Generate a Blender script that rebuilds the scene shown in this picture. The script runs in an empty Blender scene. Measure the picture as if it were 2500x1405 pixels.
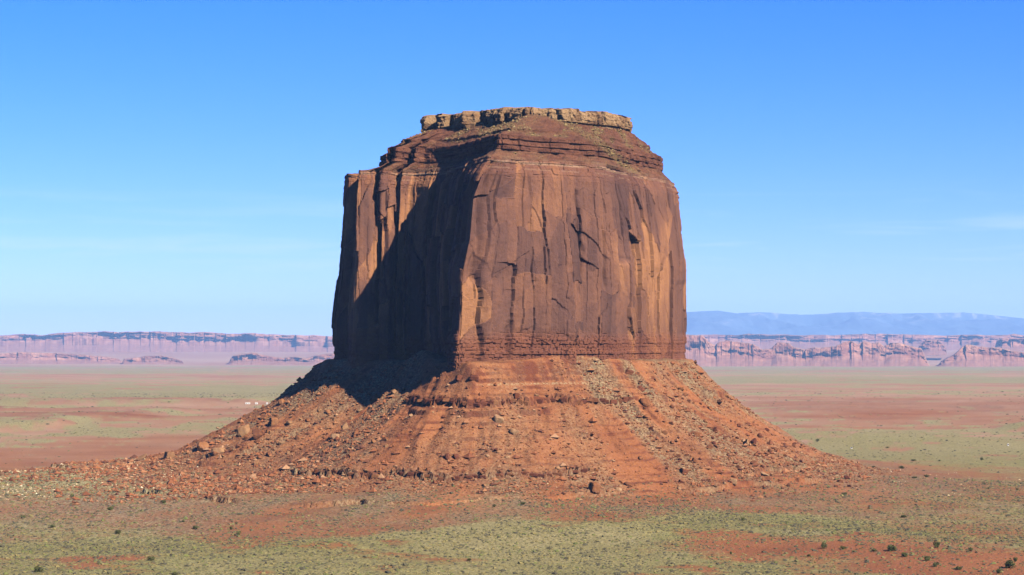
import bpy, math, random
import numpy as np
from mathutils import Vector, Matrix

# ------------------------------------------------------------------ camera, sky, sun, exposure
FPX, HOR, EYE = 5000.0, 830.0, 115.0          # focal length in photo pixels, eye-level row, eye height (m)
sc = bpy.context.scene
COL = sc.collection
cam_d = bpy.data.cameras.new('camera')
cam = bpy.data.objects.new('camera', cam_d); COL.objects.link(cam)
cam.location = (0, 0, EYE); cam.rotation_euler = (math.radians(90), 0, 0)
cam_d.sensor_width = 36.0; cam_d.lens = 36.0 * FPX / 2500.0
cam_d.shift_y = (HOR - 702.5) / 2500.0
cam_d.clip_start = 1.0; cam_d.clip_end = 200000.0
sc.camera = cam

SUN_EL, SUN_A = math.radians(36.0), math.radians(44.0)   # height; how far towards the viewer from due right
to_sun = Vector((math.cos(SUN_A) * math.cos(SUN_EL), -math.sin(SUN_A) * math.cos(SUN_EL), math.sin(SUN_EL)))
world = bpy.data.worlds.new('World'); sc.world = world; world.use_nodes = True
wt = world.node_tree; wt.nodes.clear()
wo = wt.nodes.new('ShaderNodeOutputWorld'); bg = wt.nodes.new('ShaderNodeBackground')
sky = wt.nodes.new('ShaderNodeTexSky'); sky.sky_type = 'NISHITA'; sky.sun_disc = False
sky.sun_elevation = SUN_EL
sky.sun_rotation = math.atan2(to_sun.x, to_sun.y)
sky.altitude = 1700; sky.air_density = 1.0; sky.dust_density = 0.0; sky.ozone_density = 6.0
hs = wt.nodes.new('ShaderNodeHueSaturation'); hs.inputs['Saturation'].default_value = 1.3
wt.links.new(sky.outputs[0], hs.inputs['Color'])
tint = wt.nodes.new('ShaderNodeMix'); tint.data_type = 'RGBA'; tint.blend_type = 'MULTIPLY'; tint.inputs[0].default_value = 1.0
tint.inputs[7].default_value = (.89, .85, 1.40, 1)
wt.links.new(hs.outputs[0], tint.inputs[6])
# thin wisps of high cloud low in the sky, all the way round
wc = wt.nodes.new('ShaderNodeTexCoord'); wm = wt.nodes.new('ShaderNodeMapping'); wm.inputs['Scale'].default_value = (2.2, 2.2, 34); wm.inputs['Location'].default_value = (9.3, 4.1, 2.6)
wn = wt.nodes.new('ShaderNodeTexNoise'); wn.inputs['Scale'].default_value = 4.2; wn.inputs['Detail'].default_value = 6; wn.inputs['Roughness'].default_value = .55; wn.inputs['Distortion'].default_value = .5
wt.links.new(wc.outputs['Generated'], wm.inputs['Vector']); wt.links.new(wm.outputs[0], wn.inputs['Vector'])
wr_ = wt.nodes.new('ShaderNodeValToRGB'); wr_.color_ramp.elements[0].position = .50; wr_.color_ramp.elements[1].position = .74
wr_.color_ramp.elements[1].color = (.42, .42, .42, 1); wt.links.new(wn.outputs['Fac'], wr_.inputs[0])
cl = wt.nodes.new('ShaderNodeMix'); cl.data_type = 'RGBA'; cl.inputs[7].default_value = (6.4, 7.2, 8.2, 1)
ws = wt.nodes.new('ShaderNodeSeparateXYZ'); wt.links.new(wc.outputs['Generated'], ws.inputs[0])
wb_ = wt.nodes.new('ShaderNodeValToRGB'); e_ = wb_.color_ramp.elements; e_[0].position = .026; e_[1].position = .040; e_[1].color = (1, 1, 1, 1); e_.new(.050).color = (1, 1, 1, 1); e_.new(.078).color = (0, 0, 0, 1)
e_[0].color = (0, 0, 0, 1); wt.links.new(ws.outputs[2], wb_.inputs[0])
wx_ = wt.nodes.new('ShaderNodeMath'); wx_.operation = 'MULTIPLY'; wt.links.new(wr_.outputs[0], wx_.inputs[0]); wt.links.new(wb_.outputs[0], wx_.inputs[1])
wt.links.new(wx_.outputs[0], cl.inputs[0]); wt.links.new(tint.outputs[2], cl.inputs[6])
wt.links.new(cl.outputs[2], bg.inputs['Color'])
bg.inputs['Strength'].default_value = 0.05
wt.links.new(bg.outputs[0], wo.inputs['Surface'])
WORLD = (wt, hs, bg)

sun_d = bpy.data.lights.new('sun', 'SUN'); sun_d.energy = 5.0; sun_d.angle = math.radians(0.53)
sun_d.color = (1.0, 0.94, 0.84)
sun_o = bpy.data.objects.new('sun', sun_d); COL.objects.link(sun_o)
sun_o.rotation_euler = to_sun.to_track_quat('Z', 'Y').to_euler()
sun_o.location = (600, 600, 700)
vs = sc.view_settings
vs.view_transform = 'Standard'; vs.look = 'None'; vs.gamma = 1.0; vs.use_curve_mapping = False
vs.exposure = 1.5
sc.render.engine = 'CYCLES'
sc.cycles.max_bounces = 5; sc.cycles.diffuse_bounces = 0; sc.cycles.volume_bounces = 0
sc.cycles.use_denoising = True

# ------------------------------------------------------------------ noise helpers
rng = np.random.default_rng(7)
random.seed(7)
_P = rng.permutation(256).astype(np.int32); _P = np.concatenate([_P, _P, _P])
_V = rng.random(256).astype(np.float64) * 2 - 1

def _h3(i, j, k):
    return _V[_P[_P[_P[i & 255] + (j & 255)] + (k & 255)]]

def _h2(i, j, k):
    return _V[_P[_P[_P[k & 255] + (i & 255)] + (j & 255)]]

def vnoise(x, y, z=0.0):
    if np.ndim(z) == 0:                                     # plane noise, z only picks the pattern
        x, y = np.broadcast_arrays(np.asarray(x, float), np.asarray(y, float)); k = int(round(float(z) * 37.0))
        i = np.floor(x).astype(np.int32); j = np.floor(y).astype(np.int32)
        f = x - i; g = y - j
        f = f*f*(3-2*f); g = g*g*(3-2*g)
        a = _h2(i, j, k); b = _h2(i + 1, j, k); c = _h2(i, j + 1, k); d = _h2(i + 1, j + 1, k)
        return (a + (b - a) * f) * (1 - g) + (c + (d - c) * f) * g
    x = np.asarray(x, float); y = np.asarray(y, float) + 0 * x; z = np.asarray(z, float) + 0 * x
    i = np.floor(x).astype(np.int64); j = np.floor(y).astype(np.int64); k = np.floor(z).astype(np.int64)
    f = x - i; g = y - j; h = z - k
    f = f*f*f*(f*(f*6-15)+10); g = g*g*g*(g*(g*6-15)+10); h = h*h*h*(h*(h*6-15)+10)
    r = 0
    for a in (0, 1):
        fa = f if a else 1 - f
        for b in (0, 1):
            gb = g if b else 1 - g
            for c in (0, 1):
                r = r + fa * gb * (h if c else 1 - h) * _h3(i + a, j + b, k + c)
    return r

def fbm(x, y, z=0.0, o=4, gain=0.5):
    r = 0; a = 1.0; s = 0
    for n in range(o):
        r = r + a * vnoise(x * 2.03**n + 17.3*n, np.asarray(y) * 2.03**n - 9.1*n, (z + 4.7*n) if np.ndim(z) == 0 else np.asarray(z) * 2.03**n + 4.7*n)
        s += a; a *= gain
    return r / s

def hsh(i, j, s):
    return _V[_P[_P[_P[i & 255] + (j & 255)] + (s & 255)]] * .5 + .5

def voro(x, y, seed=0, jit=0.85):
    """cell randoms r1,r2,r3, offset from the seed dx,dy and distance to the border"""
    i = np.floor(x).astype(np.int64); j = np.floor(y).astype(np.int64)
    best = np.full(x.shape, 1e9); sec = np.full(x.shape, 1e9)
    out = [np.zeros(x.shape) for _ in range(5)]
    for a in (-1, 0, 1):
        for b in (-1, 0, 1):
            ci, cj = i + a, j + b
            px = ci + .5 + jit * (hsh(ci, cj, seed) - .5); py = cj + .5 + jit * (hsh(ci, cj, seed + 1) - .5)
            d = (x - px)**2 + (y - py)**2
            m = d < best
            sec = np.where(m, best, np.minimum(sec, d))
            best = np.where(m, d, best)
            for n, v in enumerate((hsh(ci, cj, seed + 2), hsh(ci, cj, seed + 3), hsh(ci, cj, seed + 4))):
                out[n] = np.where(m, v, out[n])
            out[3] = np.where(m, x - px, out[3]); out[4] = np.where(m, y - py, out[4])
    return out[0], out[1], out[2], out[3], out[4], np.sqrt(sec) - np.sqrt(best)

def slabs(u, z, su, sz, seed):
    """upright joint-bounded slabs: cell randoms, position across and up the slab, distance to joint"""
    i = np.floor(u / su).astype(np.int64)
    best = np.full(u.shape, 1e9); sec = best.copy(); cid = i.copy(); dx = np.zeros(u.shape)
    for a in (-1, 0, 1):
        ci = i + a; d = u / su - (ci + .5 + .8 * (hsh(ci, 0 * ci, seed) - .5)); ad = np.abs(d)
        m = ad < best; sec = np.where(m, best, np.minimum(sec, ad)); best = np.where(m, ad, best)
        cid = np.where(m, ci, cid); dx = np.where(m, d, dx)
    eu = (sec - best) * su
    zq = z / (sz * (.6 + .9 * hsh(cid, cid * 3, seed + 1))) + 9 * hsh(cid, cid * 5, seed + 2) + .25 * dx * (hsh(cid, cid * 2, seed + 6) - .5) * 4
    j = np.floor(zq).astype(np.int64); best = np.full(u.shape, 1e9); sec = best.copy(); kid = j.copy(); dy = np.zeros(u.shape)
    for a in (-1, 0, 1):
        cj = j + a; d = zq - (cj + .5 + .8 * (hsh(cid, cj, seed + 3) - .5)); ad = np.abs(d)
        m = ad < best; sec = np.where(m, best, np.minimum(sec, ad)); best = np.where(m, ad, best)
        kid = np.where(m, cj, kid); dy = np.where(m, d, dy)
    ez = (sec - best) * sz
    return hsh(cid, kid, seed + 4), hsh(cid, kid, seed + 5), hsh(cid, kid, seed + 7), dx, dy, eu, ez, hsh(cid, 0 * cid, seed + 8)

def sstep(a, b, x):
    t = np.clip((x - a) / (b - a), 0, 1); return t * t * (3 - 2 * t)

def band(x, a, b, s):
    return sstep(a - s, a + s, x) * (1 - sstep(b - s, b + s, x))

# ------------------------------------------------------------------ mesh helpers
def mesh_np(name, v, f, smooth=False, attrs=None):
    v = np.asarray(v, np.float32); f = np.asarray(f, np.int32)
    me = bpy.data.meshes.new(name)
    me.vertices.add(len(v)); me.vertices.foreach_set('co', v.ravel())
    n, k = f.shape
    me.loops.add(n * k); me.loops.foreach_set('vertex_index', f.ravel())
    me.polygons.add(n)
    me.polygons.foreach_set('loop_start', np.arange(0, n * k, k, dtype=np.int32))
    me.polygons.foreach_set('loop_total', np.full(n, k, np.int32))
    me.polygons.foreach_set('use_smooth', np.full(n, smooth, bool))
    for an, a in (attrs or {}).items():
        at = me.attributes.new(an, 'FLOAT_COLOR', 'POINT')
        c = np.ones((len(v), 4), np.float32); c[:, :a.shape[1]] = a
        at.data.foreach_set('color', c.ravel())
    me.update(calc_edges=True); me.validate()
    return me

def grid_faces(nr, nc, wrap=False):
    r = np.arange(nr - 1)[:, None]; c = np.arange(nc if wrap else nc - 1)[None, :]
    c2 = (c + 1) % nc
    return np.stack([r * nc + c, r * nc + c2, (r + 1) * nc + c2, (r + 1) * nc + c], -1).reshape(-1, 4)

def link(name, me, mat=None, parent=None, **props):
    o = bpy.data.objects.new(name, me); COL.objects.link(o)
    if mat and me is not None and not me.materials: me.materials.append(mat)
    if parent: o.parent = parent
    for k, v in props.items(): o[k] = v
    return o

def empty(name, loc, **props):
    o = bpy.data.objects.new(name, None); COL.objects.link(o); o.location = loc
    o.empty_display_size = 5
    for k, v in props.items(): o[k] = v
    return o

def adopt(child, root):
    """parent while the child keeps world coordinates (roots carry no rotation or scale here)"""
    child.parent = root; child.matrix_parent_inverse = Matrix.Translation(-root.location)

# ------------------------------------------------------------------ materials
ALB = 0.43
class NT:
    def __init__(s, name, rough=0.95):
        s.m = bpy.data.materials.new(name); s.m.use_nodes = True
        s.t = s.m.node_tree; s.n = s.t.nodes
        s.b = s.n['Principled BSDF']; s.b.inputs['Roughness'].default_value = rough
        s.b.inputs['Specular IOR Level'].default_value = 0.1
        s.tc = s.n.new('ShaderNodeTexCoord')
    def L(s, a, b): s.t.links.new(a, b)
    def noise(s, scale, detail=4, rough=.55, stretch=(1, 1, 1), dist=0.0, src='Object'):
        mp = s.n.new('ShaderNodeMapping'); mp.inputs['Scale'].default_value = stretch
        s.L(s.tc.outputs[src], mp.inputs['Vector'])
        t = s.n.new('ShaderNodeTexNoise'); t.inputs['Scale'].default_value = scale
        t.inputs['Detail'].default_value = detail; t.inputs['Roughness'].default_value = rough
        t.inputs['Distortion'].default_value = dist
        s.L(mp.outputs[0], t.inputs['Vector']); return t.outputs['Fac']
    def ramp(s, fac, stops):
        r = s.n.new('ShaderNodeValToRGB'); e = r.color_ramp.elements
        while len(e) < len(stops): e.new(0.5)
        for k, (p, c) in enumerate(stops):
            e[k].position = p; e[k].color = (c[0], c[1], c[2], 1) if not np.isscalar(c) else (c, c, c, 1)
        s.L(fac, r.inputs[0]); return r.outputs[0]
    def mix(s, fac, a, b, mode='MIX'):
        m = s.n.new('ShaderNodeMix'); m.data_type = 'RGBA'; m.blend_type = mode
        for v, i in ((fac, 0), (a, 6), (b, 7)):
            if hasattr(v, 'node'): s.L(v, m.inputs[i])
            elif np.isscalar(v): m.inputs[i].default_value = v
            else: m.inputs[i].default_value = (v[0], v[1], v[2], 1)
        return m.outputs[2]
    def math(s, op, a, b=0.0, clamp=False):
        m = s.n.new('ShaderNodeMath'); m.operation = op; m.use_clamp = clamp
        for v, i in ((a, 0), (b, 1)):
            if hasattr(v, 'node'): s.L(v, m.inputs[i])
            else: m.inputs[i].default_value = v
        return m.outputs[0]
    def attr(s, name):
        a = s.n.new('ShaderNodeAttribute'); a.attribute_name = name
        sp = s.n.new('ShaderNodeSeparateColor'); s.L(a.outputs['Color'], sp.inputs[0])
        return a.outputs['Color'], sp.outputs[0], sp.outputs[1], sp.outputs[2]
    def bump(s, h, strength=.5, dist=1.0):
        b = s.n.new('ShaderNodeBump'); b.inputs['Strength'].default_value = strength
        b.inputs['Distance'].default_value = dist
        s.L(h, b.inputs['Height']); s.L(b.outputs[0], s.b.inputs['Normal'])
    def out(s, col):
        col = s.mix(1.0, col, (ALB, ALB * .92, ALB * .74), 'MULTIPLY')       # the picture is exposed a stop up, so albedos sit lower
        s.L(col, s.b.inputs['Base Color']); return s.m

# cliff sandstone: attribute R tone (fresh 1 .. varnished 0; sunlit pillars raised, shaded recess lowered), G pale bed, B debris or bedding
k = NT('cliff_sandstone')
_, aR, aG, aB = k.attr('rock')
n1 = k.noise(.055, 6, .62, (1, 1, .45), .3); n2 = k.noise(.22, 5, .65, (1, 1, .10), .4); n3 = k.noise(.9, 4, .6)
f = k.math('ADD', k.math('MULTIPLY', aR, .85), k.math('MULTIPLY', n1, .5))
f = k.math('SUBTRACT', f, .235)
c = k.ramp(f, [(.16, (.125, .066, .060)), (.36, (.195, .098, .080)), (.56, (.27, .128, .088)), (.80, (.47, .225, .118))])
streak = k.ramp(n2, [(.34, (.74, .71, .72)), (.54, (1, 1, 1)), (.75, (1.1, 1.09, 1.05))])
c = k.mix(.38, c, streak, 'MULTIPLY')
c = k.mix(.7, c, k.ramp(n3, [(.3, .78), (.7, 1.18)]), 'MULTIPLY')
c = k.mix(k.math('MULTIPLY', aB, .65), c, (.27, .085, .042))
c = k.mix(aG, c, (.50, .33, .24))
k.bump(k.math('ADD', n3, k.math('MULTIPLY', n2, .5)), .35, 1.0)
M_CLIFF = k.out(c)

# bench above the rim: dark shaly red with grey-green rubble
k = NT('bench_shale')
_, aR, aG, aB = k.attr('rock')
n1 = k.noise(.07, 5, .6, (1, 1, 9)); n3 = k.noise(.8, 4, .65)
c = k.ramp(k.math('ADD', k.math('MULTIPLY', n1, .6), k.math('MULTIPLY', aR, .4)), [(.3, (.14, .060, .044)), (.5, (.21, .088, .058)), (.7, (.28, .125, .078))])
c = k.mix(.8, c, k.ramp(n3, [(.32, .65), (.68, 1.3)]), 'MULTIPLY')
c = k.mix(k.math('MULTIPLY', aB, k.ramp(n3, [(.42, 0), (.58, 1)])), c, (.29, .205, .10))
c = k.mix(aG, c, (.40, .28, .20))
k.bump(n3, .9, 1.5)
M_BENCH = k.out(c)

k = NT('cap_sandstone')
_, aR, aG, aB = k.attr('rock')
n1 = k.noise(.09, 5, .6, (1, 1, 2.5)); n3 = k.noise(.7, 5, .65)
c = k.ramp(k.math('ADD', k.math('MULTIPLY', n1, .6), k.math('MULTIPLY', aR, .4)), [(.3, (.16, .084, .052)), (.5, (.32, .188, .110)), (.7, (.49, .32, .19))])
c = k.mix(.8, c, k.ramp(n3, [(.32, .65), (.68, 1.2)]), 'MULTIPLY')
c = k.mix(aB, c, (.30, .22, .11))
k.bump(n3, .8, 1.2)
M_CAP = k.out(c)

# soil: attribute R vegetation/grass, G grey rubble, B pinkness of the bare soil ; second attribute: R dark strata, G pale gravel, B straw
def soil(name, lo=1.0, gain=1.0):
    k = NT(name)
    _, aR, aG, aB = k.attr('soil'); _, bR, bG, bB = k.attr('soil2')
    nb = k.noise(.012 * lo, 6, .65); nm = k.noise(.09 * lo, 5, .65); nf = k.noise(.55 * lo, 4, .7); nv = k.noise(.0035, 9, .72, (1, .45, 1))
    red = k.ramp(k.math('ADD', k.math('MULTIPLY', nb, .5), k.math('MULTIPLY', nf, .5)), [(.34, (.22, .068, .030)), (.5, (.35, .117, .049)), (.67, (.48, .19, .085))])
    red = k.mix(aB, red, (.50, .30, .21))
    red = k.mix(bR, red, (.165, .048, .028))
    gv = k.ramp(nf, [(.36, (.11, .075, .05)), (.5, (.22, .14, .085)), (.64, (.38, .26, .165))])
    c = k.mix(k.math('MULTIPLY', aG, k.ramp(nm, [(.3, .35), (.62, 1)])), red, gv)
    gr = k.ramp(k.math('ADD', k.math('MULTIPLY', nf, .6), k.math('MULTIPLY', nm, .4)), [(.36, (.115, .10, .045)), (.5, (.25, .205, .080)), (.63, (.44, .355, .145))])
    st = k.ramp(nf, [(.35, (.25, .195, .10)), (.65, (.50, .40, .215))])
    gr = k.mix(k.ramp(nb, [(.52, 0), (.66, .55)]), gr, k.ramp(nf, [(.36, (.11, .13, .035)), (.62, (.27, .30, .085))]))
    gr = k.mix(bB, gr, st)
    fac = k.math('MULTIPLY', k.ramp(k.math('ADD', k.math('ADD', k.math('MULTIPLY', k.math('ADD', nm, nf), .27), k.math('MULTIPLY', k.math('ADD', nb, nv), .23)), k.math('MULTIPLY', aR, .55)), [(.60, 0), (.74, 1)]), 1.0)
    c = k.mix(fac, c, gr)
    c = k.mix(k.math('MULTIPLY', bG, k.ramp(nf, [(.45, 0), (.6, 1)])), c, (.50, .40, .27))
    c = k.mix(1.0, c, (gain, gain * 1.0 + (gain - 1) * .5, gain * 1.0 + (gain - 1) * .55), 'MULTIPLY')
    k.bump(k.math('ADD', nf, k.math('MULTIPLY', nm, .7)), .85, 1.8 / lo)
    return k.out(c)
M_TALUS = soil('talus_soil', 1.0, 1.24)
M_GROUND = soil('desert_soil', .8, 1.26)

def rock_mat(name, a, b, c2):
    k = NT(name)
    oi = k.n.new('ShaderNodeObjectInfo')
    n = k.noise(.35, 5, .65, src='Object'); n3 = k.noise(1.6, 4, .6, src='Object')
    c = k.ramp(k.math('ADD', k.math('MULTIPLY', n, .6), k.math('MULTIPLY', oi.outputs['Random'], .35)), [(.3, a), (.48, b), (.68, c2)])
    c = k.mix(.7, c, k.ramp(n3, [(.3, .72), (.7, 1.2)]), 'MULTIPLY')
    k.bump(n3, .6, .5)
    return k.out(c)
M_ROCK = rock_mat('boulder_sandstone', (.21, .085, .045), (.31, .125, .06), (.40, .19, .095))
M_TAN = rock_mat('tan_boulder_sandstone', (.34, .17, .09), (.42, .23, .125), (.50, .31, .19))
M_DARK = rock_mat('dark_ledge_rock', (.14, .045, .028), (.20, .068, .038), (.27, .10, .055))

def attr_mat(name, attr='tint'):
    k = NT(name)
    col = k.attr(attr)[0]; n = k.noise(1.2, 3, .6)
    return k.out(k.mix(.6, col, k.ramp(n, [(.3, .7), (.7, 1.25)]), 'MULTIPLY'))
M_TINT = attr_mat('scattered_stone')
M_SAGE = attr_mat('sage_leaves')
k = NT('juniper_leaves'); n = k.noise(.9, 3)
oi = k.n.new('ShaderNodeObjectInfo')
c = k.ramp(n, [(.3, (.08, .10, .034)), (.55, (.16, .18, .06)), (.75, (.26, .27, .10))])
M_LEAF = k.out(k.mix(k.math('MULTIPLY', oi.outputs['Random'], .4), c, (.17, .16, .085)))
k = NT('bark'); M_BARK = k.out(k.ramp(k.noise(3), [(.3, (.07, .05, .035)), (.7, (.14, .10, .07))]))

# ------------------------------------------------------------------ plan of the butte
# rim point, foot of the cap rock above it, both in metres; from the near prow round by the right
CT = [(-17,1497, 15,1600), (-12,1502, 18,1602), (15,1530, 34,1611), (46,1549, 50,1622), (74,1572, 64,1637), (86,1612, 78,1650), (106,1668, 92,1668), (133,1711, 97,1688),
      (138,1770, 93,1718), (80,1815, 56,1742), (-60,1800, -38,1738), (-128,1740, -65,1718),
      (-136,1674, -69,1692), (-133,1653, -69,1681), (-131,1649, -69,1680), (-121,1650, -67,1675), (-119.8,1649, -66,1674), (-120,1617, -67,1670), (-118.5,1612, -66,1669), (-109,1622, -63,1667), (-108,1646, -62,1666),
      (-104.5,1648, -61,1665), (-103.5,1625, -60,1662), (-102,1621, -57,1660), (-93,1630, -51,1656), (-92,1641, -49,1654), (-89.5,1642, -47,1652), (-88.5,1629, -45,1650), (-87,1625, -44,1648), (-79,1633, -42,1646), (-77,1634, -40,1645), (-66,1627, -34,1641), (-58,1620, -28,1636), (-51,1610, -22,1630), (-43,1583, -10,1618), (-33,1548, 4,1608), (-20,1507, 13,1601)]
CT = np.array(CT, float)
TOWER = np.zeros(len(CT)); TOWER[12:17] = 1; TOWER[17:19] = .6
P5 = np.concatenate([CT, TOWER[:, None]], 1)
def chaikin(p):
    q = np.roll(p, -1, 0)
    return np.stack([.75 * p + .25 * q, .25 * p + .75 * q], 1).reshape(-1, p.shape[1])
P5 = chaikin(chaikin(P5))
# resample: fine on the sides that face the viewer
def resample(P, fine, coarse):
    seg = np.linalg.norm(np.roll(P[:, :2], -1, 0) - P[:, :2], axis=1)
    s = np.concatenate([[0], np.cumsum(seg)]); tot = s[-1]
    Pc = np.concatenate([P, P[:1]], 0)
    back = lambda t: np.interp(t, s, Pc[:, 1]) > 1722
    u = [0.0]
    while u[-1] < tot:
        u.append(u[-1] + (coarse if back(u[-1]) else fine))
    u = np.array(u[:-1]) if tot - u[-2] > fine * .5 else np.array(u[:-2])
    return u, np.stack([np.interp(u, s, Pc[:, k2]) for k2 in range(P.shape[1])], 1), tot
U, Q, UT = resample(P5, .55, 5.0)
RIM, CAPO, TW = Q[:, :2], Q[:, 2:4], Q[:, 4]
def loop_normals(R, u, tot, sig):
    ug = np.arange(0, tot, 1.0)
    rx = np.interp(ug, u, R[:, 0], period=tot); ry = np.interp(ug, u, R[:, 1], period=tot)
    w = np.exp(-.5 * (np.arange(-70, 71) / sig)**2); w /= w.sum()
    cv = lambda a: np.convolve(np.concatenate([a[-70:], a, a[:70]]), w, 'valid')
    sx, sy = cv(rx), cv(ry)
    tx = np.roll(sx, -1) - np.roll(sx, 1); ty = np.roll(sy, -1) - np.roll(sy, 1)
    n = np.stack([ty, -tx], 1); n /= np.linalg.norm(n, axis=1)[:, None]
    o = np.stack([np.interp(u, ug, n[:, 0], period=tot), np.interp(u, ug, n[:, 1], period=tot)], 1)
    return o / np.linalg.norm(o, axis=1)[:, None]
NRM = loop_normals(RIM, U, UT, 4.0); NSM = loop_normals(RIM, U, UT, 24.0)
ximg = 1250 + FPX * RIM[:, 0] / RIM[:, 1]
right_face = (U < UT * .5) & (RIM[:, 1] < 1722)

# ---- cliff
ZB, ZR = 80.0, 248.5
nz = 250
Z = np.linspace(ZB, ZR, nz)
uu = np.broadcast_to(U[None, :], (nz, len(U))); zz = np.broadcast_to(Z[:, None], uu.shape)
dz = ZR - zz
off = np.interp(dz, [0, 4, 12, 40, 75, 110, 150, 170], [0, 1.5, 5.5, 9.0, 13, 13, 12.5, 12])
prow = np.exp(-((np.minimum(U, UT - U)) / 40.0)**2)[None, :]
psh = prow * np.interp(dz, [0, 8, 28, 60, 85, 150], [0, 4, 11, 13, 18, 21])
lft = (sstep(-96, -118, RIM[:, 0]) * sstep(1735, 1690, RIM[:, 1]))[None, :]
off = off * (1 - lft) + lft * np.interp(dz, [0, 4, 12, 40, 75, 110, 150, 170], [0, .2, .6, 2.2, 5.0, 9, 10.5, 11])
D = 1.6 * fbm(uu / 45, zz / 160, 1.0, 2)
tone = np.zeros_like(uu)
for (su, sz, am, sd, wb, tw) in ((36, 105, 6.0, 11, 3.6, .34), (17.0, 56, 3.3, 31, 2.2, .48), (7.2, 30, 1.1, 51, 1.2, .17), (2.8, 12, .18, 71, .4, .03)):
    wu = uu + wb * fbm(uu / (su * 1.5), zz / (sz * .35), 3.1 + sd, 3) + (zz - 150) * .05 * fbm(uu / 60, 0, 2.0 + sd, 2)
    wz = zz + sz * .12 * fbm(uu / su * 1.3, zz / sz, 9.7 + sd, 3)
    r1, r2, r3, dx, dy, eu, ez, rc = slabs(wu, wz, su, sz, sd)
    # slabs stand proud by different amounts and lean a little; broken tops overhang, joints are thin grooves
    D = D + am * (.9 * (rc - .5) + 1.1 * (r1 - .5) + 1.5 * (r2 - .5) * dx + .6 * (r3 - .5) * dy)
    D = D - am * .22 * np.exp(-(eu / (.35 + .01 * su))**2) * (r1 > .35)
    tone += tw * r3
# bedding: blocky courses at the foot, thin beds under the rim
bedw = zz + 1.0 * fbm(uu / 30, zz / 30, 5.5, 2)
foot = 1 - sstep(112, 124, zz + 5 * fbm(uu / 25, 0, 2.2, 2))
b1 = hsh(np.floor(bedw / 2.6).astype(np.int64), 0 * zz.astype(np.int64), 5)
j1 = voro(uu / 3.2 + 7.7 * np.floor(bedw / 2.6), bedw / 2.6, 91, .5)
D = D * (1 - .45 * foot) + foot * (1.4 * (b1 - .5) + 1.1 * (j1[0] - .5) - .9 * np.exp(-(j1[5] / .09)**2))
topb = sstep(231, 243, zz + 3 * fbm(uu / 20, 0, 7.2, 2))
b2 = hsh(np.floor(bedw / 1.7).astype(np.int64), 0 * zz.astype(np.int64), 15)
j2 = voro(uu / 6 + 3.3 * np.floor(bedw / 3.4), bedw / 3.4, 97, .5)
D = D * (1 - .55 * topb) + topb * (1.0 * (b2 - .5) + .9 * (j2[0] - .5) - .5 * np.exp(-(j2[5] / .07)**2))
D += .22 * fbm(uu / 2.2, zz / 2.2, 8.8, 3) + .6 * fbm(uu / 7, zz / 10, 18.8, 3)
# single features read off the right-hand face
X0 = np.broadcast_to(ximg[None, :], uu.shape)
yimg = HOR - FPX * (zz - EYE) / np.broadcast_to(RIM[:, 1][None, :], uu.shape)
rf = np.broadcast_to(right_face[None, :], uu.shape)
def crack(xc, y0, y1, w, dep, wob=6):
    global D
    xx = X0 + wob * fbm(yimg / 60, 0, xc * .37, 3)
    D = D - rf * dep * np.exp(-((xx - xc) / w)**2) * band(yimg, y0, y1, 14)
crack(1213, 395, 690, 5, 4.0); crack(1222, 640, 900, 4, 2.0); crack(1165, 560, 880, 4, 1.8)
crack(1395, 470, 720, 4.5, 2.6, 10); crack(1448, 560, 700, 3, 1.6); crack(1290, 420, 600, 3.5, 1.6); crack(1570, 660, 860, 7, 2.2)
crack(1262, 790, 880, 4, 3.0)
xl = X0 + 5 * fbm(yimg / 40, 0, 6.1, 3)
edge = 1532 - 14 * np.clip((yimg - 420) / 60, -1, 1) + 8 * fbm(yimg / 25, 0, 8.8, 3)
alc = rf * (xl > 1478) * (xl < edge) * band(yimg, 400, 640, 10)
D = D - alc * 7.0 * np.clip(1 - (xl - 1478) / np.maximum(edge - 1478, 5), 0, 1)
alc2 = rf * band(X0 + 4 * fbm(yimg / 30, 0, 3, 2), 1655 - 40, 1655 + 6, 3) * band(yimg, 690, 820, 8)
D = D - alc2 * 2.2
# round boss near the prow, orange
boss = np.exp(-(((X0 - 1168) / 26)**2 + ((yimg - 455) / 38)**2)) * (U[None, :] < UT * .5)
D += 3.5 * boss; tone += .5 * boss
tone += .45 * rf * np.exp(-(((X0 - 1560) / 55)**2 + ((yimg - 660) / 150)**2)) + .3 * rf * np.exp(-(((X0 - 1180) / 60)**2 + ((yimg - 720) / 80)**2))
tone -= .35 * alc  # recessed panel coloured darker, standing for the weaker light it gets
tone += .38 * ((RIM[:, 0] < -76) & (RIM[:, 1] < 1656))[None, :] * np.clip(.5 + 1.2 * fbm(uu / 20, zz / 30, 55.5, 3), 0, 1)  # left pillars tinted towards orange so their sunlit fronts look brighter
leftb = np.exp(-((U - UT * .80) / 60)**2)[None, :]
rgt = (sstep(98, 118, RIM[:, 0]) * sstep(1750, 1725, RIM[:, 1]))[None, :]
D = D * (1 - .3 * lft) * (1 - .5 * rgt)
VX = RIM[:, 0][None, :] + NSM[:, 0][None, :] * off + NRM[:, 0][None, :] * D - psh
VY = RIM[:, 1][None, :] + NSM[:, 1][None, :] * off + NRM[:, 1][None, :] * D
zw = zz + .8 * fbm(uu / 9, 0, 4.4, 3) * sstep(238, 248.5, zz)
tone = np.clip(tone + .25 * fbm(uu / 14, zz / 60, 14.4, 4), 0, 1)
pale = band(zw, 245.6, 247.6, .5) * np.clip(.55 + 1.2 * fbm(uu / 12, zz / 2, 2.9, 3), 0, 1) * .75 + .35 * band(zw, 241.5, 242.3, .4) * (fbm(uu / 8, 0, 7.9, 2) > 0)
debris = np.clip(foot * .75 + .25 * topb, 0, 1)
cl_v = np.stack([VX, VY, zw], -1).reshape(-1, 3)
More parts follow.
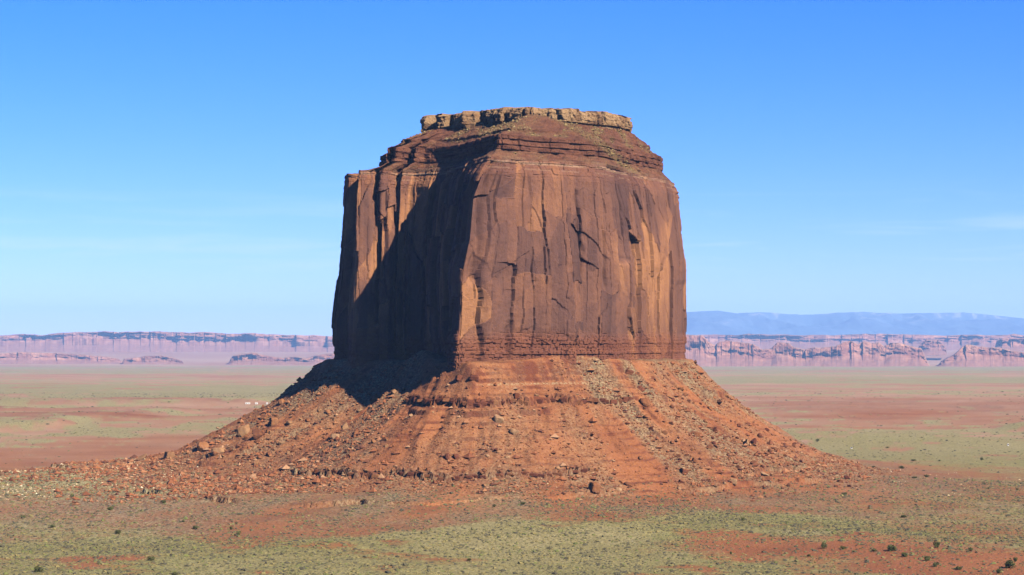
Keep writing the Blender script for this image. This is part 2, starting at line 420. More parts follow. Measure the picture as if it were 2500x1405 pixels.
me = mesh_np('cliff', cl_v, grid_faces(nz, len(U), True), False, {'rock': np.stack([tone, pale, debris], -1).reshape(-1, 3)})

butte = empty('butte', (0, 1655, 0), label='huge red sandstone butte with flat cap rock rising from a cone of talus', category='butte')
cliff = link('cliff', me, M_CLIFF); adopt(cliff, butte)

# ---- bench between the rim and the cap rock
fa = [(0, 248.5), (.012, 248.4), (.03, 250.2), (.10, 252.0), (.225, 256.4), (.208, 257.0), (.205, 259.2), (.232, 259.6), (.236, 260.3), (.212, 260.8), (.210, 263.6), (.244, 264.1), (.248, 264.8), (.226, 265.3), (.226, 268.0), (.28, 268.9), (.36, 270.4),
      (.47, 273.2), (.466, 275.0), (.6, 277.4), (.75, 280.8), (.86, 283.2), (.92, 284.6), (1.06, 287)]
fa = np.array(fa); fb = fa.copy()
fb[:, 0] = np.interp(fa[:, 0], [0, .012, .03, .10, .2, .36, .47, .75, 1.06], [0, .012, .30, .38, .475, .60, .66, .82, 1.06])
fb[2, 1] = 249.4
cnt = [1, 2, 4, 8, 2, 4, 2, 2, 2, 5, 2, 2, 2, 5, 3, 5, 8, 3, 8, 8, 7, 4, 6]
t = np.concatenate([np.linspace(i, i + 1, n, endpoint=False) for i, n in enumerate(cnt)] + [[len(cnt)]])
ii = np.arange(len(fa))
FA, FB = np.interp(t, ii, fa[:, 0]), np.interp(t, ii, fb[:, 0])
ZA = np.interp(t, ii, fa[:, 1])
ZBt = np.interp(t, ii, fb[:, 1])
U2, Q2, _ = resample(P5, .7, 5.0)
R2, C2, W2 = Q2[:, :2], Q2[:, 2:4], Q2[:, 4]
N2 = loop_normals(R2, U2, UT, 10.0)
Ff = FA[:, None] * (1 - W2[None, :]) + FB[:, None] * W2[None, :]
Zf = ZA[:, None] * (1 - W2[None, :]) + ZBt[:, None] * W2[None, :]
u2 = np.broadcast_to(U2[None, :], Ff.shape)
tt = np.broadcast_to(t[:, None], Ff.shape)
ledge = band(tt, 4.6, 14.4, .35)
bed_ = np.searchsorted([4.5, 7.5, 11.5, 14.5], tt)
jb = voro((u2 + 5 * fbm(u2 / 12, 0, 3.3, 2)) / 7.5 + 5.1 * bed_, bed_ + .5 + 0 * u2, 41, .6)
amp = np.clip(tt / 3, 0, 1) * np.clip((23.5 - tt) / 2, 0, 1)
dout = amp * (2.2 * fbm(u2 / 26, tt / 4, 2.7, 3) + .6 * fbm(u2 / 5, tt, 6.2, 3)) + ledge * (2.0 * (jb[0] - .5) - .4 * np.exp(-(jb[5] / .08)**2) + 1.4 * fbm(u2 / 14, 0, 1.2, 2))
Zd = Zf + amp * (1 - ledge) * (.9 * fbm(u2 / 9, tt, 11.7, 4) + .8 * fbm(u2 / 3, tt * 2, 1.7, 2))
pw2 = np.exp(-(np.minimum(U2, UT - U2) / 46.0)**2)[None, :]
Zd = Zd + pw2 * 5.0 * sstep(.6, 1.0, Ff)
BX = R2[:, 0][None, :] * (1 - Ff) + C2[:, 0][None, :] * Ff + N2[:, 0][None, :] * dout
BY = R2[:, 1][None, :] * (1 - Ff) + C2[:, 1][None, :] * Ff + N2[:, 1][None, :] * dout
# the rows at the very rim start from the cliff's own top edge
tox = np.interp(U2, U, VX[-1], period=UT); toy = np.interp(U2, U, VY[-1], period=UT); toz = np.interp(U2, U, zw[-1], period=UT)
wr = np.clip(1 - tt / 3.0, 0, 1)
BX = BX * (1 - wr) + tox[None, :] * wr; BY = BY * (1 - wr) + toy[None, :] * wr
Zd = np.where(tt == 0, toz[None, :], Zd)
bx_img = 1250 + FPX * BX / BY
rub = .85 * band(tt, 15.5, 24, 1.2) * np.clip(.25 + 1.6 * fbm(u2 / 16, tt / 5, 21.0, 3), 0, 1)
rub = np.maximum(rub, .95 * np.exp(-((bx_img - (1375 + (Zd - 287) * -4.6)) / 22)**2) * (U2 < UT * .5)[None, :])
rub = np.maximum(rub, .9 * band(tt, 16.5, 22.5, 1) * np.exp(-((bx_img - 1225) / 70)**2))
rub = np.maximum(rub, .55 * band(tt, 1.5, 4.0, .5) * np.clip(.4 + fbm(u2 / 10, tt, 3.0, 3), 0, 1))
tone2 = np.clip(.5 + .7 * fbm(u2 / 8, Zd / 1.2, 9.4, 3), 0, 1)
pale2 = .3 * band(tt, .5, 2.2, .4) * np.clip(.5 + fbm(u2 / 6, 0, 3.3, 2), 0, 1)
me = mesh_np('bench_slope', np.stack([BX, BY, Zd], -1).reshape(-1, 3), grid_faces(len(t), len(U2), True), False, {'rock': np.stack([tone2, pale2, rub], -1).reshape(-1, 3)})
bench = link('bench_slope', me, M_BENCH); adopt(bench, butte)

# ---- cap rock
capU = np.concatenate([[0], np.cumsum(np.linalg.norm(np.roll(P5[:, 2:4], -1, 0) - P5[:, 2:4], axis=1))])
UC, QC, UCT = resample(P5[:, [2, 3, 0, 1, 4]], .6, 2.5)
RC = QC[:, :2]; NC = loop_normals(RC, UC, UCT, 5.0)
cp = [(-9, 283.0), (0.0, 283.2), (.6, 284.6), (.2, 286.4), (2.2, 287.1), (2.6, 290.5), (2.4, 295.2), (1.6, 297.0), (.4, 297.6), (-2.5, 298.0), (-9, 298.5), (-20, 298.8)]
cp = np.array(cp); cn = [3, 2, 3, 2, 8, 9, 5, 3, 4, 5, 5]
tc = np.concatenate([np.linspace(i, i + 1, n, endpoint=False) for i, n in enumerate(cn)] + [[len(cn)]])
CO = np.interp(tc, np.arange(len(cp)), cp[:, 0]); CZ = np.interp(tc, np.arange(len(cp)), cp[:, 1])
uc = np.broadcast_to(UC[None, :], (len(tc), len(UC))); tcc = np.broadcast_to(tc[:, None], uc.shape)
czz = np.broadcast_to(CZ[:, None], uc.shape)
face = band(tcc, 1, 9, .6)
xcap = 1250 + FPX * RC[:, 0] / RC[:, 1]
capleft = (UC > UCT * .5)[None, :] * sstep(1315, 1280, xcap)[None, :]
va = voro((uc + 7 * fbm(uc / 25, 0, 14, 2) + 2 * fbm(uc / 9, czz / 8, 4, 2)) / 9.5, czz / 40, 61, .7)
vb = voro((uc + 2 * fbm(uc / 5, czz / 5, 7, 2)) / 4.2, czz / 6.5, 63, .8)
Dc = 1.5 * face * ((2.6 + 6.0 * capleft) * (va[0] - .5) - (.8 + 5.0 * capleft) * np.exp(-(va[5] / .085)**2) + 1.3 * (vb[0] - .5) - .4 * np.exp(-(vb[5] / .07)**2) + 1.3 * (hsh(np.floor((czz + 1.2 * fbm(uc / 20, 0, 33, 2)) / 2.7).astype(np.int64), np.floor(va[0] * 7).astype(np.int64), 25) - .5) + .5 * fbm(uc / 2, czz / 2, 4.4, 3))
Dc = Dc - face * 6.0 * band(xcap, 1150, 1226, 8)[None, :] * (UC > UCT * .5)[None, :] * band(uc * 0 + vnoise(uc / 7, 0, .5), -.2, 2, .1)
Dc = Dc - face * (5.0 * capleft + 1.6) * (va[0] < .27)
nosecap = np.exp(-((xcap - 1315) / 45)**2) * (RC[:, 1] < 1640)
offc = CO[:, None] + Dc - 3.5 * nosecap[None, :] * face
# prow of the cap is broken down to a low mound
czn = czz + (.5 * fbm(uc / 7, tcc, 2.1, 3) + 1.1 * fbm(uc / 16, 0, 8.1, 2)) * sstep(6, 9, tcc) + (1.7 * (va[1] - .5) + 1.0 * (vb[1] - .5)) * sstep(5, 7, tcc) * (1 - sstep(9.5, 10.5, tcc)) - 1.6 * nosecap[None, :] * sstep(6, 8, tcc)
CXv = RC[:, 0][None, :] + NC[:, 0][None, :] * offc; CYv = RC[:, 1][None, :] + NC[:, 1][None, :] * offc
cv_ = np.stack([CXv, CYv, czn], -1).reshape(-1, 3)
nC = len(UC)
mid = np.array([[RC[:, 0].mean(), RC[:, 1].mean(), 299.2]])
cv_ = np.concatenate([cv_, mid]); base = (len(tc) - 1) * nC
gf = grid_faces(len(tc), nC, True)
fan = np.stack([base + np.arange(nC), base + (np.arange(nC) + 1) % nC, np.full(nC, len(cv_) - 1), np.full(nC, len(cv_) - 1)], 1)
tonec = np.clip(.25 + .5 * va[2] + .35 * (czz - 286) / 10 + .4 * fbm(uc / 6, czz / 2, 5, 3), 0, 1)
veg = .3 * sstep(8.5, 10, tcc)
at = np.concatenate([np.stack([tonec, 0 * tonec, veg], -1).reshape(-1, 3), [[.5, 0, .6]]])
tri = np.concatenate([gf[:, [0, 1, 2]], gf[:, [0, 2, 3]], fan[:, :3]])
me = mesh_np('cap_rock', cv_, tri, False, {'rock': at})
cap = link('cap_rock', me, M_CAP); adopt(cap, butte)

# ------------------------------------------------------------------ terrain height
HULL = np.array([(-28,1484), (20,1525), (82,1568), (110,1622), (146,1711), (148,1772), (84,1826), (-64,1810), (-144,1744), (-148,1672), (-142,1642), (-122,1616), (-80,1594)], float)
def hull_dist(x, y):
    best = np.full(x.shape, 1e12); arc = np.zeros(x.shape); s0 = 0.0
    inside = np.zeros(x.shape, bool); n = len(HULL)
    for i in range(n):
        a, b = HULL[i], HULL[(i + 1) % n]; ab = b - a; L = np.hypot(*ab)
        tq = np.clip(((x - a[0]) * ab[0] + (y - a[1]) * ab[1]) / L**2, 0, 1)
        d = np.hypot(x - a[0] - tq * ab[0], y - a[1] - tq * ab[1])
        m = d < best; best = np.where(m, d, best); arc = np.where(m, s0 + tq * L, arc); s0 += L
        cr = ((a[1] > y) != (b[1] > y)) & (x < (b[0] - a[0]) * (y - a[1]) / (b[1] - a[1] + 1e-9) + a[0])
        inside ^= cr
    return np.where(inside, -best, best), arc, s0

def steps(h, L, s, w, m):
    q = (h - L) / w
    return h + s * m * np.where(q < 0, -np.clip(1 + q, 0, 1) * .5, np.clip(1 - q, 0, 1) * .5)

def terrain(x, y, full=False):
    x = np.asarray(x, float); y = np.asarray(y, float)
    d, arc, _ = hull_dist(x, y); d = d - 5.0
    ang = np.arctan2(x - 0, -(y - 1655))
    lw = sstep(40, -160, x)                                   # left flank runs out longer
    dd = np.clip(d + 5 * fbm(x / 35, y / 35, 1.5, 3) * sstep(5, 40, d), -200, 2000)
    hr = np.interp(dd, [-60, 0, 20, 45, 75, 114, 145, 165, 200, 250, 330], [104, 98, 79, 58, 38.5, 18.5, 9.5, 7, 5.2, 3.2, .6])
    hl = np.interp(dd, [-60, 0, 20, 45, 91, 117, 150, 185, 240, 320, 420], [104, 98, 81, 62, 37, 25, 18, 14.5, 9, 5, 2])
    hl = hl * (1 - .8 * sstep(1675, 1770, y) * sstep(60, 115, dd))
    h = hr * (1 - lw) + hl * lw
    onf = sstep(3, 12, h)
    mid_ = sstep(12, 40, h) * (1 - sstep(88, 98, h))
    # talus fans: high between gullies
    g = fbm(ang * 9, h / 90, 3.3, 3)
    h = h + mid_ * (5.0 * fbm(ang * 3.2, h / 70, 8.3, 2) - 6.5 * np.abs(g) + 1.4 - 2.4 * np.abs(fbm(ang * 30 + .02 * h, h / 30, 5.3, 3)) * np.clip(.5 + 1.5 * fbm(ang * 5, h / 25, 6.3, 2), 0, 1) + .5 * fbm(ang * 60, h / 25, 15.3, 2))
    h = h + 6.0 * np.exp(-(((x - 45) / 40)**2 + ((y - 1535) / 40)**2)) * sstep(85, 97, h)
    # two debris mounds at the edge of the shadow
    for mx, my, hh, r in ((-83, 1566, 6, 15), (-65, 1556, 7.5, 13), (-120, 1580, 4, 16)):
        h = h + hh * np.exp(-(((x - mx) / r)**2 + ((y - my) / r)**2))
    h = h + onf * (1.3 * fbm(x / 14, y / 14, 6.6, 4) + .55 * fbm(x / 4, y / 4, 2.6, 3))
    hb = h
    # rock ledges
    jx = voro(ang * 1550 / 7.0, h * 0 + 1.5, 81, .7)[0]
    mA = band(ang, -.52, .62, .10) * np.clip(.75 + .9 * fbm(ang * 14, 0, 1.4, 2), 0, 1)
    mA = np.maximum(mA, .7 * np.clip(fbm(ang * 8, 0, 5.4, 2) * 3 + .2, 0, 1) * sstep(.3, .8, ang))
    mB = np.clip(.55 + 1.6 * fbm(ang * 7, 0, 9.4, 3), 0, 1) * band(ang, -1.25, 1.4, .1)
    mC = np.clip(fbm(ang * 6, 0, 12.4, 3) * 3 + .35, 0, 1)
    wob = 2.0 * fbm(ang * 12, 0, 2.4, 3)
    h = steps(h, 71 + wob + 2.2 * (jx - .5), 6.0, 6, mA)
    h = steps(h, 63.5 + wob, 3.2, 4, mA * np.clip(fbm(ang * 9, 0, 7.7, 2) * 3 + .4, 0, 1))
    h = steps(h, 86 + .6 * wob, 1.6, 3, mC)
    for lv_, st_2, sd_ in ((91, 1.0, 1.1), (80.5, 1.2, 2.1), (56.5, 1.1, 3.1), (47, 1.4, 4.1), (38.5, 1.0, 5.1), (32, 1.2, 6.1), (17.5, 1.3, 7.1)):
        h = steps(h, lv_ + .7 * wob, st_2, 2.2, np.clip(.35 + 2.6 * fbm(ang * 11, 0, sd_, 3), 0, 1))
    h = steps(h, 24.5 + 1.5 * wob + 1.6 * (jx - .5), 4.6, 5, mB)
    h = steps(h, 19.0 + wob + 1.4 * (jx - .5), 4.2, 4, band(ang, .82, 1.72, .05) * np.clip(.65 + 1.8 * fbm(ang * 9, 0, 27.4, 3), 0, 1))
    h = steps(h, 11.5 + wob, 3.4, 3.5, np.clip(fbm(ang * 5, 0, 22.4, 3) * 3.2, 0, 1))
    # the plain
    far = sstep(1500, 3500, y)
    pl = (1.2 * fbm(x / 90, y / 120, 4.2, 4) + 2.0 * fbm(x / 260, y / 330, 1.2, 3)) * (1 - far) * (1 - onf)
    pl = pl + far * (4.5 * fbm(x / 420, y / 900, 7.2, 4) + 3.0 * np.abs(fbm(x / 700, y / 500, 9.2, 3)))
    # red scarps out on the plain
    sc1 = 9 * band(fbm(x / 900, y / 700, 15.2, 3), .12, .5, .05) * band(y, 2300, 4300, 200)
    pl = pl + sc1
    pl = pl + np.interp(y, [1900, 4500, 9000, 18600, 21500, 23000, 28600, 40000, 90000], [0, -14, -47, -127, -135, -128, -50, 0, 20])
    foregr = 1 - sstep(1180, 1420, y)
    pl = pl + foregr * 1.0 * fbm(x / 60, y / 80, 31.0, 3)
    z = h + pl
    if full: return z, h, hb, d, ang, sc1, dict(mA=mA, mB=mB, wob=wob, mC=mC)
    return z

def rays(px, py, ymin=0):
    """where the sight line through a photo pixel meets the ground"""
    px, py = np.atleast_1d(np.asarray(px, float)), np.atleast_1d(np.asarray(py, float))
    Y = np.concatenate([np.arange(900, 1760, 1.5), np.geomspace(1760, 20000, 500)])
    X = (px[:, None] - 1250) / FPX * Y[None, :]; Zr = EYE + (HOR - py[:, None]) / FPX * Y[None, :]
    hit = (terrain(X, np.broadcast_to(Y[None, :], X.shape)) >= Zr) & (Y > ymin)[None, :]
    k2 = np.where(hit.any(1), hit.argmax(1), len(Y) - 1)
    yy = Y[k2]; xx = (px - 1250) / FPX * yy
    return xx, yy, terrain(xx, yy)

# ------------------------------------------------------------------ ground sheet and talus from one grid
s_in = np.arange(-455, 456, 1.25)
s_out = np.array([480, 520, 580, 660, 780, 950, 1250, 1800, 2800, 4200])
s_out = s_out[:7]
S = np.concatenate([-s_out[::-1], s_in, s_out])
Yr = np.concatenate([np.geomspace(120, 940, 30)[:-1], np.arange(940, 1290, 3.2), np.arange(1290, 1720, 1.05), np.arange(1720, 1990, 9.0), np.geomspace(1990, 22500, 135), np.geomspace(22500, 70000, 24)[1:]])
SS, YY = np.meshgrid(S, Yr)
XX = SS * YY / 1500.0
ZZ, Ht, Hb, Dd, AN, SC1, mk = terrain(XX, YY, True)
xv = 1250 + FPX * XX / YY; yv = HOR + FPX * (EYE - np.interp(YY, [1900, 4500, 9000, 18600, 21500, 90000], [0, -14, -47, -127, -135, -135])) / YY                # plan position written as bearing and flat-ground row
onf = sstep(4, 9, Ht)
gx = np.gradient(ZZ, axis=0) / np.maximum(np.gradient(YY, axis=0), .1)
steep = sstep(.75, 1.3, np.abs(gx)) * sstep(8, 20, Ht)
n_a = fbm(XX / 30, YY / 30, 40.1, 4); n_b = fbm(XX / 130, YY / 190, 44.0, 4); n_c = fbm(SS / 95, np.log(YY) * 24, 47.0, 5, .6); n_d = fbm(SS / 26, np.log(YY) * 44, 57.0, 5, .65)
# vegetation
near = 1 - sstep(1600, 2000, YY)
ap = 1 - sstep(2.0, 7.0, Ht + 2.0 * n_b)
edge_y = np.interp(xv, [0, 400, 800, 850, 1000, 1300, 2000, 2500], [1338, 1330, 1326, 1272, 1240, 1242, 1272, 1300]) 
vg = sstep(-12, 14, yv - edge_y + 26 * n_b) * (1 - sstep(2.5, 6, Ht))
red_r = np.exp(-(((xv - 2050) / 420)**2 + ((yv - 1335) / 26)**2)) + .9 * np.exp(-(((xv - 2350) / 300)**2 + ((yv - 1385) / 22)**2)) + .6 * np.exp(-(((xv - 250) / 160)**2 + ((yv - 1372) / 8)**2)) + .7 * np.exp(-(((xv - 1130) / 90)**2 + ((yv - 1370) / 5)**2))
veg = near * (vg * (.55 + .6 * n_b + .6 * n_a) - 1.1 * np.clip(red_r, 0, 1) * (.6 + n_a)) + .15 * near * (1 - vg) * ap
veg += near * .5 * band(Ht, 2.5, 14, 2) * sstep(-120, -260, XX) * (.5 + n_b)          # left apron
veg += near * .20 * (1 - vg) * sstep(1500, 2300, xv) * ap * (.7 + .8 * n_b)
fv = sstep(1600, 2200, YY)
yv0 = yv; yv = yv + fv * (15 * fbm(SS / 70, np.log(YY) * 14, 63.0, 5, .6) + 7 * n_d) * np.clip((yv - 880) / 120, .12, 1)
olive = band(yv, 940, 990, 8) * .9 * sstep(1300, 900, xv) + band(yv, 1075, 1230, 14) * 1.0 * sstep(1700, 1900, xv) + .6 * band(yv, 893, 912, 5) + .75 * band(yv, 922, 936, 4) * sstep(1700, 1800, xv) + .45 * band(yv, 1012, 1075, 10)
bare = band(yv, 998, 1012, 4) * sstep(900, 600, xv) + band(yv, 1026, 1040, 4) * sstep(900, 500, xv) + band(yv, 1068, 1160, 6) * sstep(800, 500, xv) * .7 + band(yv, 975, 1050, 8) * sstep(1750, 1900, xv) * 1.0
veg += fv * np.clip(.16 + olive * .55 - bare * .3 + .45 * n_c + 1.0 * n_d, -.3, .9)
yv = yv0
veg = np.clip(veg, 0, 1) * (1 - .85 * sstep(17800, 20000, YY)); pinkfar = sstep(17800, 20000, YY)
rubble = onf * np.clip(.42 + 1.3 * fbm(AN * 9, Ht / 40, 61.0, 3) + .35 * n_a, 0, 1)
cen = band(AN, -.42, .38, .10) * sstep(20, 32, Ht)                              # bare red apron below the prow
rubble = rubble * (1 - .6 * cen) + (1 - onf) * near * (1 - vg) * np.clip(.55 + 1.3 * n_b + .6 * n_a, 0, 1)
rubble = np.maximum(rubble, .9 * np.exp(-(((XX + 72) / 22)**2 + ((YY - 1562) / 16)**2)))
pink = fv * np.clip(.72 + .6 * n_c - .25 * bare, 0, 1) + near * .05
strata = np.clip(steep * .9 + .5 * onf * band((Ht + mk['wob']) % 4.6, 1.2, 2.3, .35) * np.clip(fbm(AN * 9, Ht / 6, 71., 3) * 3 + .35, 0, 1) * 1.5 * (1 - .6 * rubble) + .5 * sstep(1, 6, SC1) * (.5 + n_d), 0, 1)
strata = np.maximum(strata, fv * .45 * np.clip(.5 + 2 * n_d, 0, 1) * band(yv, 980, 1010, 5) * sstep(1780, 1900, xv) * np.clip(.5 + n_c * 1.5, 0, 1))
gravel = near * np.clip(.55 * band(Ht, 3, 17, 3) * sstep(-130, -280, XX) + .25 * rubble, 0, 1) + .8 * near * np.exp(-(((xv - 1960) / 75)**2 + ((yv - 1303) / 3)**2)) + onf * .8 * band(Ht, 82.3, 83.3, .4) * band(AN, -.1, .5, .1)
straw = np.clip(near * (.35 + .9 * n_b + .5 * n_a) + fv * (.90 + .5 * n_d - .22 * np.clip(olive, 0, 1)), 0, 1)
sage_edge = near * np.exp(-((yv - edge_y - 14) / 16)**2)
straw = straw * (1 - .8 * sage_edge)
A1 = np.stack([veg, rubble, np.clip(pink, 0, 1)], -1).reshape(-1, 3); A2 = np.stack([strata, np.clip(gravel, 0, 1), straw], -1).reshape(-1, 3)
VV = np.stack([XX, YY, ZZ], -1).reshape(-1, 3)
GF = grid_faces(len(Yr), len(S))
hf = Ht.reshape(-1)[GF].mean(1)
df = Dd.reshape(-1)[GF].mean(1)
istal = hf > 7.5
keep = df > -14
def sub(name, mask):
    f = GF[mask]; idx = np.unique(f); rm = np.zeros(len(VV), np.int32); rm[idx] = np.arange(len(idx))
    return mesh_np(name, VV[idx], rm[f], True, {'soil': A1[idx], 'soil2': A2[idx]})
ground = link('ground', sub('ground', ~istal & keep), M_GROUND, kind='structure')
talus = link('talus_slope', sub('talus_slope', istal & keep), M_TALUS, label='rust-red talus cone with dark rock ledges and fallen rubble')
adopt(talus, butte)

# ------------------------------------------------------------------ far mesas, plateaus and mountains
def far_mat(name, a, b, c2, top):
    k = NT(name)
    _, aR, aG, aB = k.attr('rock')
    n = k.noise(.006, 5, .6, (1, 1, 2.5)); n2 = k.noise(.03, 4, .6)
    c = k.ramp(n, [(.35, a), (.5, b), (.65, c2)])
    c = k.mix(aG, c, top)
    c = k.mix(.75, c, k.ramp(k.noise(.02, 3, .5, (.02, .02, 2.2)), [(.38, (.74, .70, .72)), (.6, (1.1, 1.1, 1.1))]), 'MULTIPLY')
    c = k.mix(k.math('MULTIPLY', aB, .8), c, (.42, .22, .17))
    c = k.mix(.7, c, k.ramp(n2, [(.3, .75), (.7, 1.2)]), 'MULTIPLY')
    return k.out(c)
M_MESA = far_mat('far_sandstone', (.36, .16, .12), (.52, .25, .18), (.66, .36, .27), (.52, .33, .25))

def wall_mesa(name, prof, ybase, dist, depth, cliff, amp, width, seed, step, ends=(1, 1), talus=1.0, **props):
    """a long cliffed mesa: prof is the skyline as (bearing column, row), ybase the row of its foot"""
    prof = np.array(prof, float); dist, depth, amp, width = dist * 1.3, depth * 1.3, amp * .9, width * 1.3
    px = np.arange(prof[0, 0], prof[-1, 0] + .1, step); n = len(px)
    m = dist / FPX
    zt = EYE + (HOR - np.interp(px, prof[:, 0], prof[:, 1])) * m
    zb = EYE + (HOR - (np.interp(px, *np.array(ybase).T) if not np.isscalar(ybase) else ybase)) * m + 0 * px
    tq = (px - px[0]) / (px[-1] - px[0])
    env = np.ones(n)
    if ends[0]: env *= sstep(0, .04, tq)
    if ends[1]: env *= sstep(1, .96, tq)
    H = (zt - zb) * env + 1
    X = (px - 1250) * m
    rows = [(-1.0, -.04), (-.66, .18 * talus), (-.3, .45 * (1 - cliff) + .1 * talus), (-.04, 1 - cliff)]
    rows += [(.03 * q / 7, 1 - cliff + cliff * q / 8) for q in range(1, 8)] + [(.05, .97), (.10, 1.0), (.35, 1.0), (1.0, 1.0), (1.15, .5), (1.3, -.1)]
    V = []; At = []
    tal_w = max(1.0, 1.6 * float(np.median(H)))
    for k2, (fy, fz) in enumerate(rows):
        zz_ = zb + fz * H
        b = slabs(X + 12 * fbm(X / 60, zz_ / 40, seed, 2) + 1e4, zz_, width, 4000, seed)
        c = slabs(X + 1e4, zz_, width * .3, 4000, seed + 9)
        w = amp * (1.3 * (b[7] - .5) + 1.4 * (hsh(np.floor(b[7] * 255).astype(np.int64), 0, 3) - .5) * b[3] * 2) * .5 + amp * .3 * (c[7] - .5) + amp * 1.5 * fbm(X / (width * 3), zz_ / 90, seed, 5, .6)
        fade = 1.0 if fy > -.06 else (.55 if fy > -.5 else .25)
        if fy > .3: fade *= .2
        y = dist + (fy * tal_w if fy < 0 else (fy * amp * 4 if fy < .2 else fy * depth)) - w * fade
        zz_ = zz_ + (H * .06 * fbm(X / (width * .8), fz * 4, seed + 3, 4) if 0 < fz else 0)
        V.append(np.stack([X * (y / dist), y, zz_], 1))
        At.append(np.stack([0 * X, np.full(n, 1.0 if fz >= .99 and fy > .08 else 0.0), np.full(n, 1.0 if fy <= -.3 else 0.0)], 1))
    me = mesh_np(name, np.concatenate(V), grid_faces(len(rows), n), False, {'rock': np.concatenate(At)})
    return link(name, me, M_MESA, **props)

wall_mesa('plateau', [(-420,826), (-60,822), (0,820), (60,817), (100,818), (170,812), (260,809), (440,812), (600,815), (815,822), (950,824)], [(-420,858), (200,862), (520,866), (950,860)], 22000, 6000, .36, 150, 190, 3, 2.0, (1, 0), kind='structure')
wall_mesa('mesa', [(-260,866), (0,864), (60,861), (120,863), (200,866), (260,872), (300,880), (312,885)], 889, 16300, 500, .5, 70, 110, 23, 1.2, label='low pink mesa under the long plateau, grading into bare flats', category='mesa', group='far mesas')
wall_mesa('mesa', [(296,884), (304,877), (340,874), (356,870), (395,869), (420,874), (446,882), (450,887)], 890, 15800, 400, .6, 60, 90, 33, .8, label='small two-humped pink mesa standing alone on the flats below the long plateau', category='mesa', group='far mesas')
wall_mesa('mesa', [(554,884), (562,872), (576,868), (600,864), (622,862), (640,868), (660,871), (690,875), (720,872), (745,876), (775,868), (810,864), (850,866), (900,872), (940,880)], 890, 15600, 600, .6, 70, 100, 43, .9, label='row of rounded pink buttes running behind the big butte\'s shaded foot', category='mesa', group='far mesas')
wall_mesa('plateau', [(1400,824), (1660,819), (1800,818), (1830,815), (1870,818), (2000,819), (2150,816), (2300,819), (2460,818), (2475,815), (2500,819), (2700,822), (2950,826)], [(1400,852), (2950,856)], 23500, 9000, .45, 190, 230, 53, 2.0, (0, 1), kind='structure')
wall_mesa('mesa', [(1560,846), (1640,826), (1680,818), (1715,820), (1735,838), (1748,842), (1756,834), (1800,834), (1840,842), (1862,856), (1884,852), (1897,838), (1925,836), (1936,850), (1965,856), (1990,850), (2040,846), (2055,838), (2080,833), (2095,840), (2115,836), (2145,838), (2158,848), (2175,838), (2200,838), (2225,846), (2250,852), (2265,866), (2275,886)], 897, 14300, 900, .52, 60, 75, 63, 1.0, label='long pink mesa of joined buttresses standing to the right of the big butte', category='mesa', group='far mesas')
wall_mesa('mesa', [(2284,893), (2305,880), (2330,866), (2346,850), (2358,843), (2380,845), (2440,852), (2500,862), (2620,870), (2700,885)], 896, 14000, 600, .42, 45, 70, 73, .9, label='wedge-shaped pink mesa with a dark shaded prow at the end of the mesa row', category='mesa', group='far mesas')
wall_mesa('mesa', [(2425,846), (2434,832), (2445,827), (2480,826), (2520,828), (2600,836), (2640,850)], 856, 19000, 700, .62, 120, 130, 83, 1.0, label='blocky far mesa with a dark notch behind the wedge-shaped mesa', category='mesa', group='far mesas')
wall_mesa('mesa', [(2232,858), (2248,842), (2262,830), (2290,829), (2300,838), (2308,848), (2312,858)], 866, 18200, 500, .6, 90, 90, 87, .8, label='small grey-pink butte in the gap between the two nearer mesas', category='mesa', group='far mesas')

k = NT('mountain_slopes')
n = k.noise(.0016, 7, .68, dist=.6); n2 = k.noise(.0005, 4)
sp = k.n.new('ShaderNodeSeparateXYZ'); k.L(k.tc.outputs['Object'], sp.inputs[0])
hz_ = k.math('MULTIPLY', k.math('SUBTRACT', sp.outputs[2], 150.0), 1 / 900.0, True)
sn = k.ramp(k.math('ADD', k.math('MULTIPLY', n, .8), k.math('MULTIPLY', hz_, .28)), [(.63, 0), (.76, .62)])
c = k.ramp(n, [(.35, (.11, .19, .33)), (.65, (.18, .26, .40))])  # blue base colour carries distance haze on top of the haze volume
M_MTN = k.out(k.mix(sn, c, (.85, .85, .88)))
mp = np.array([(1100,800), (1300,778), (1500,764), (1670,762), (1750,758), (1800,764), (1850,762), (1950,767), (2030,764), (2110,761), (2200,766), (2300,764), (2350,762), (2400,767), (2500,777), (2650,786), (2900,795), (3200,812)], float)
mx = np.arange(1100, 3200, 2.2); my = np.linspace(-1, 1, 46)
DM = 60000.0; MX, MYg = np.meshgrid(mx, my)
crest = EYE + (HOR - np.interp(mx, mp[:, 0], mp[:, 1])) * DM / FPX
wx = (MX - 1250) * DM / FPX; wy = DM + MYg * 6500
rid = 1 - np.abs(fbm(wx / 2200, wy / 2200, 3.0, 5)) * 2.2
sh = np.clip(1 - np.abs(MYg), 0, 1)**.75
MZ = -100 + (crest[None, :] + 100) * sh * (1 - .30 * (1 - rid) * (np.abs(MYg) > .03)) + 25 * fbm(wx / 500, wy / 500, 8, 3) * sh
link('mountain_range', mesh_np('mountain_range', np.stack([wx, wy, MZ], -1).reshape(-1, 3), grid_faces(len(my), len(mx)), True), M_MTN, kind='structure')

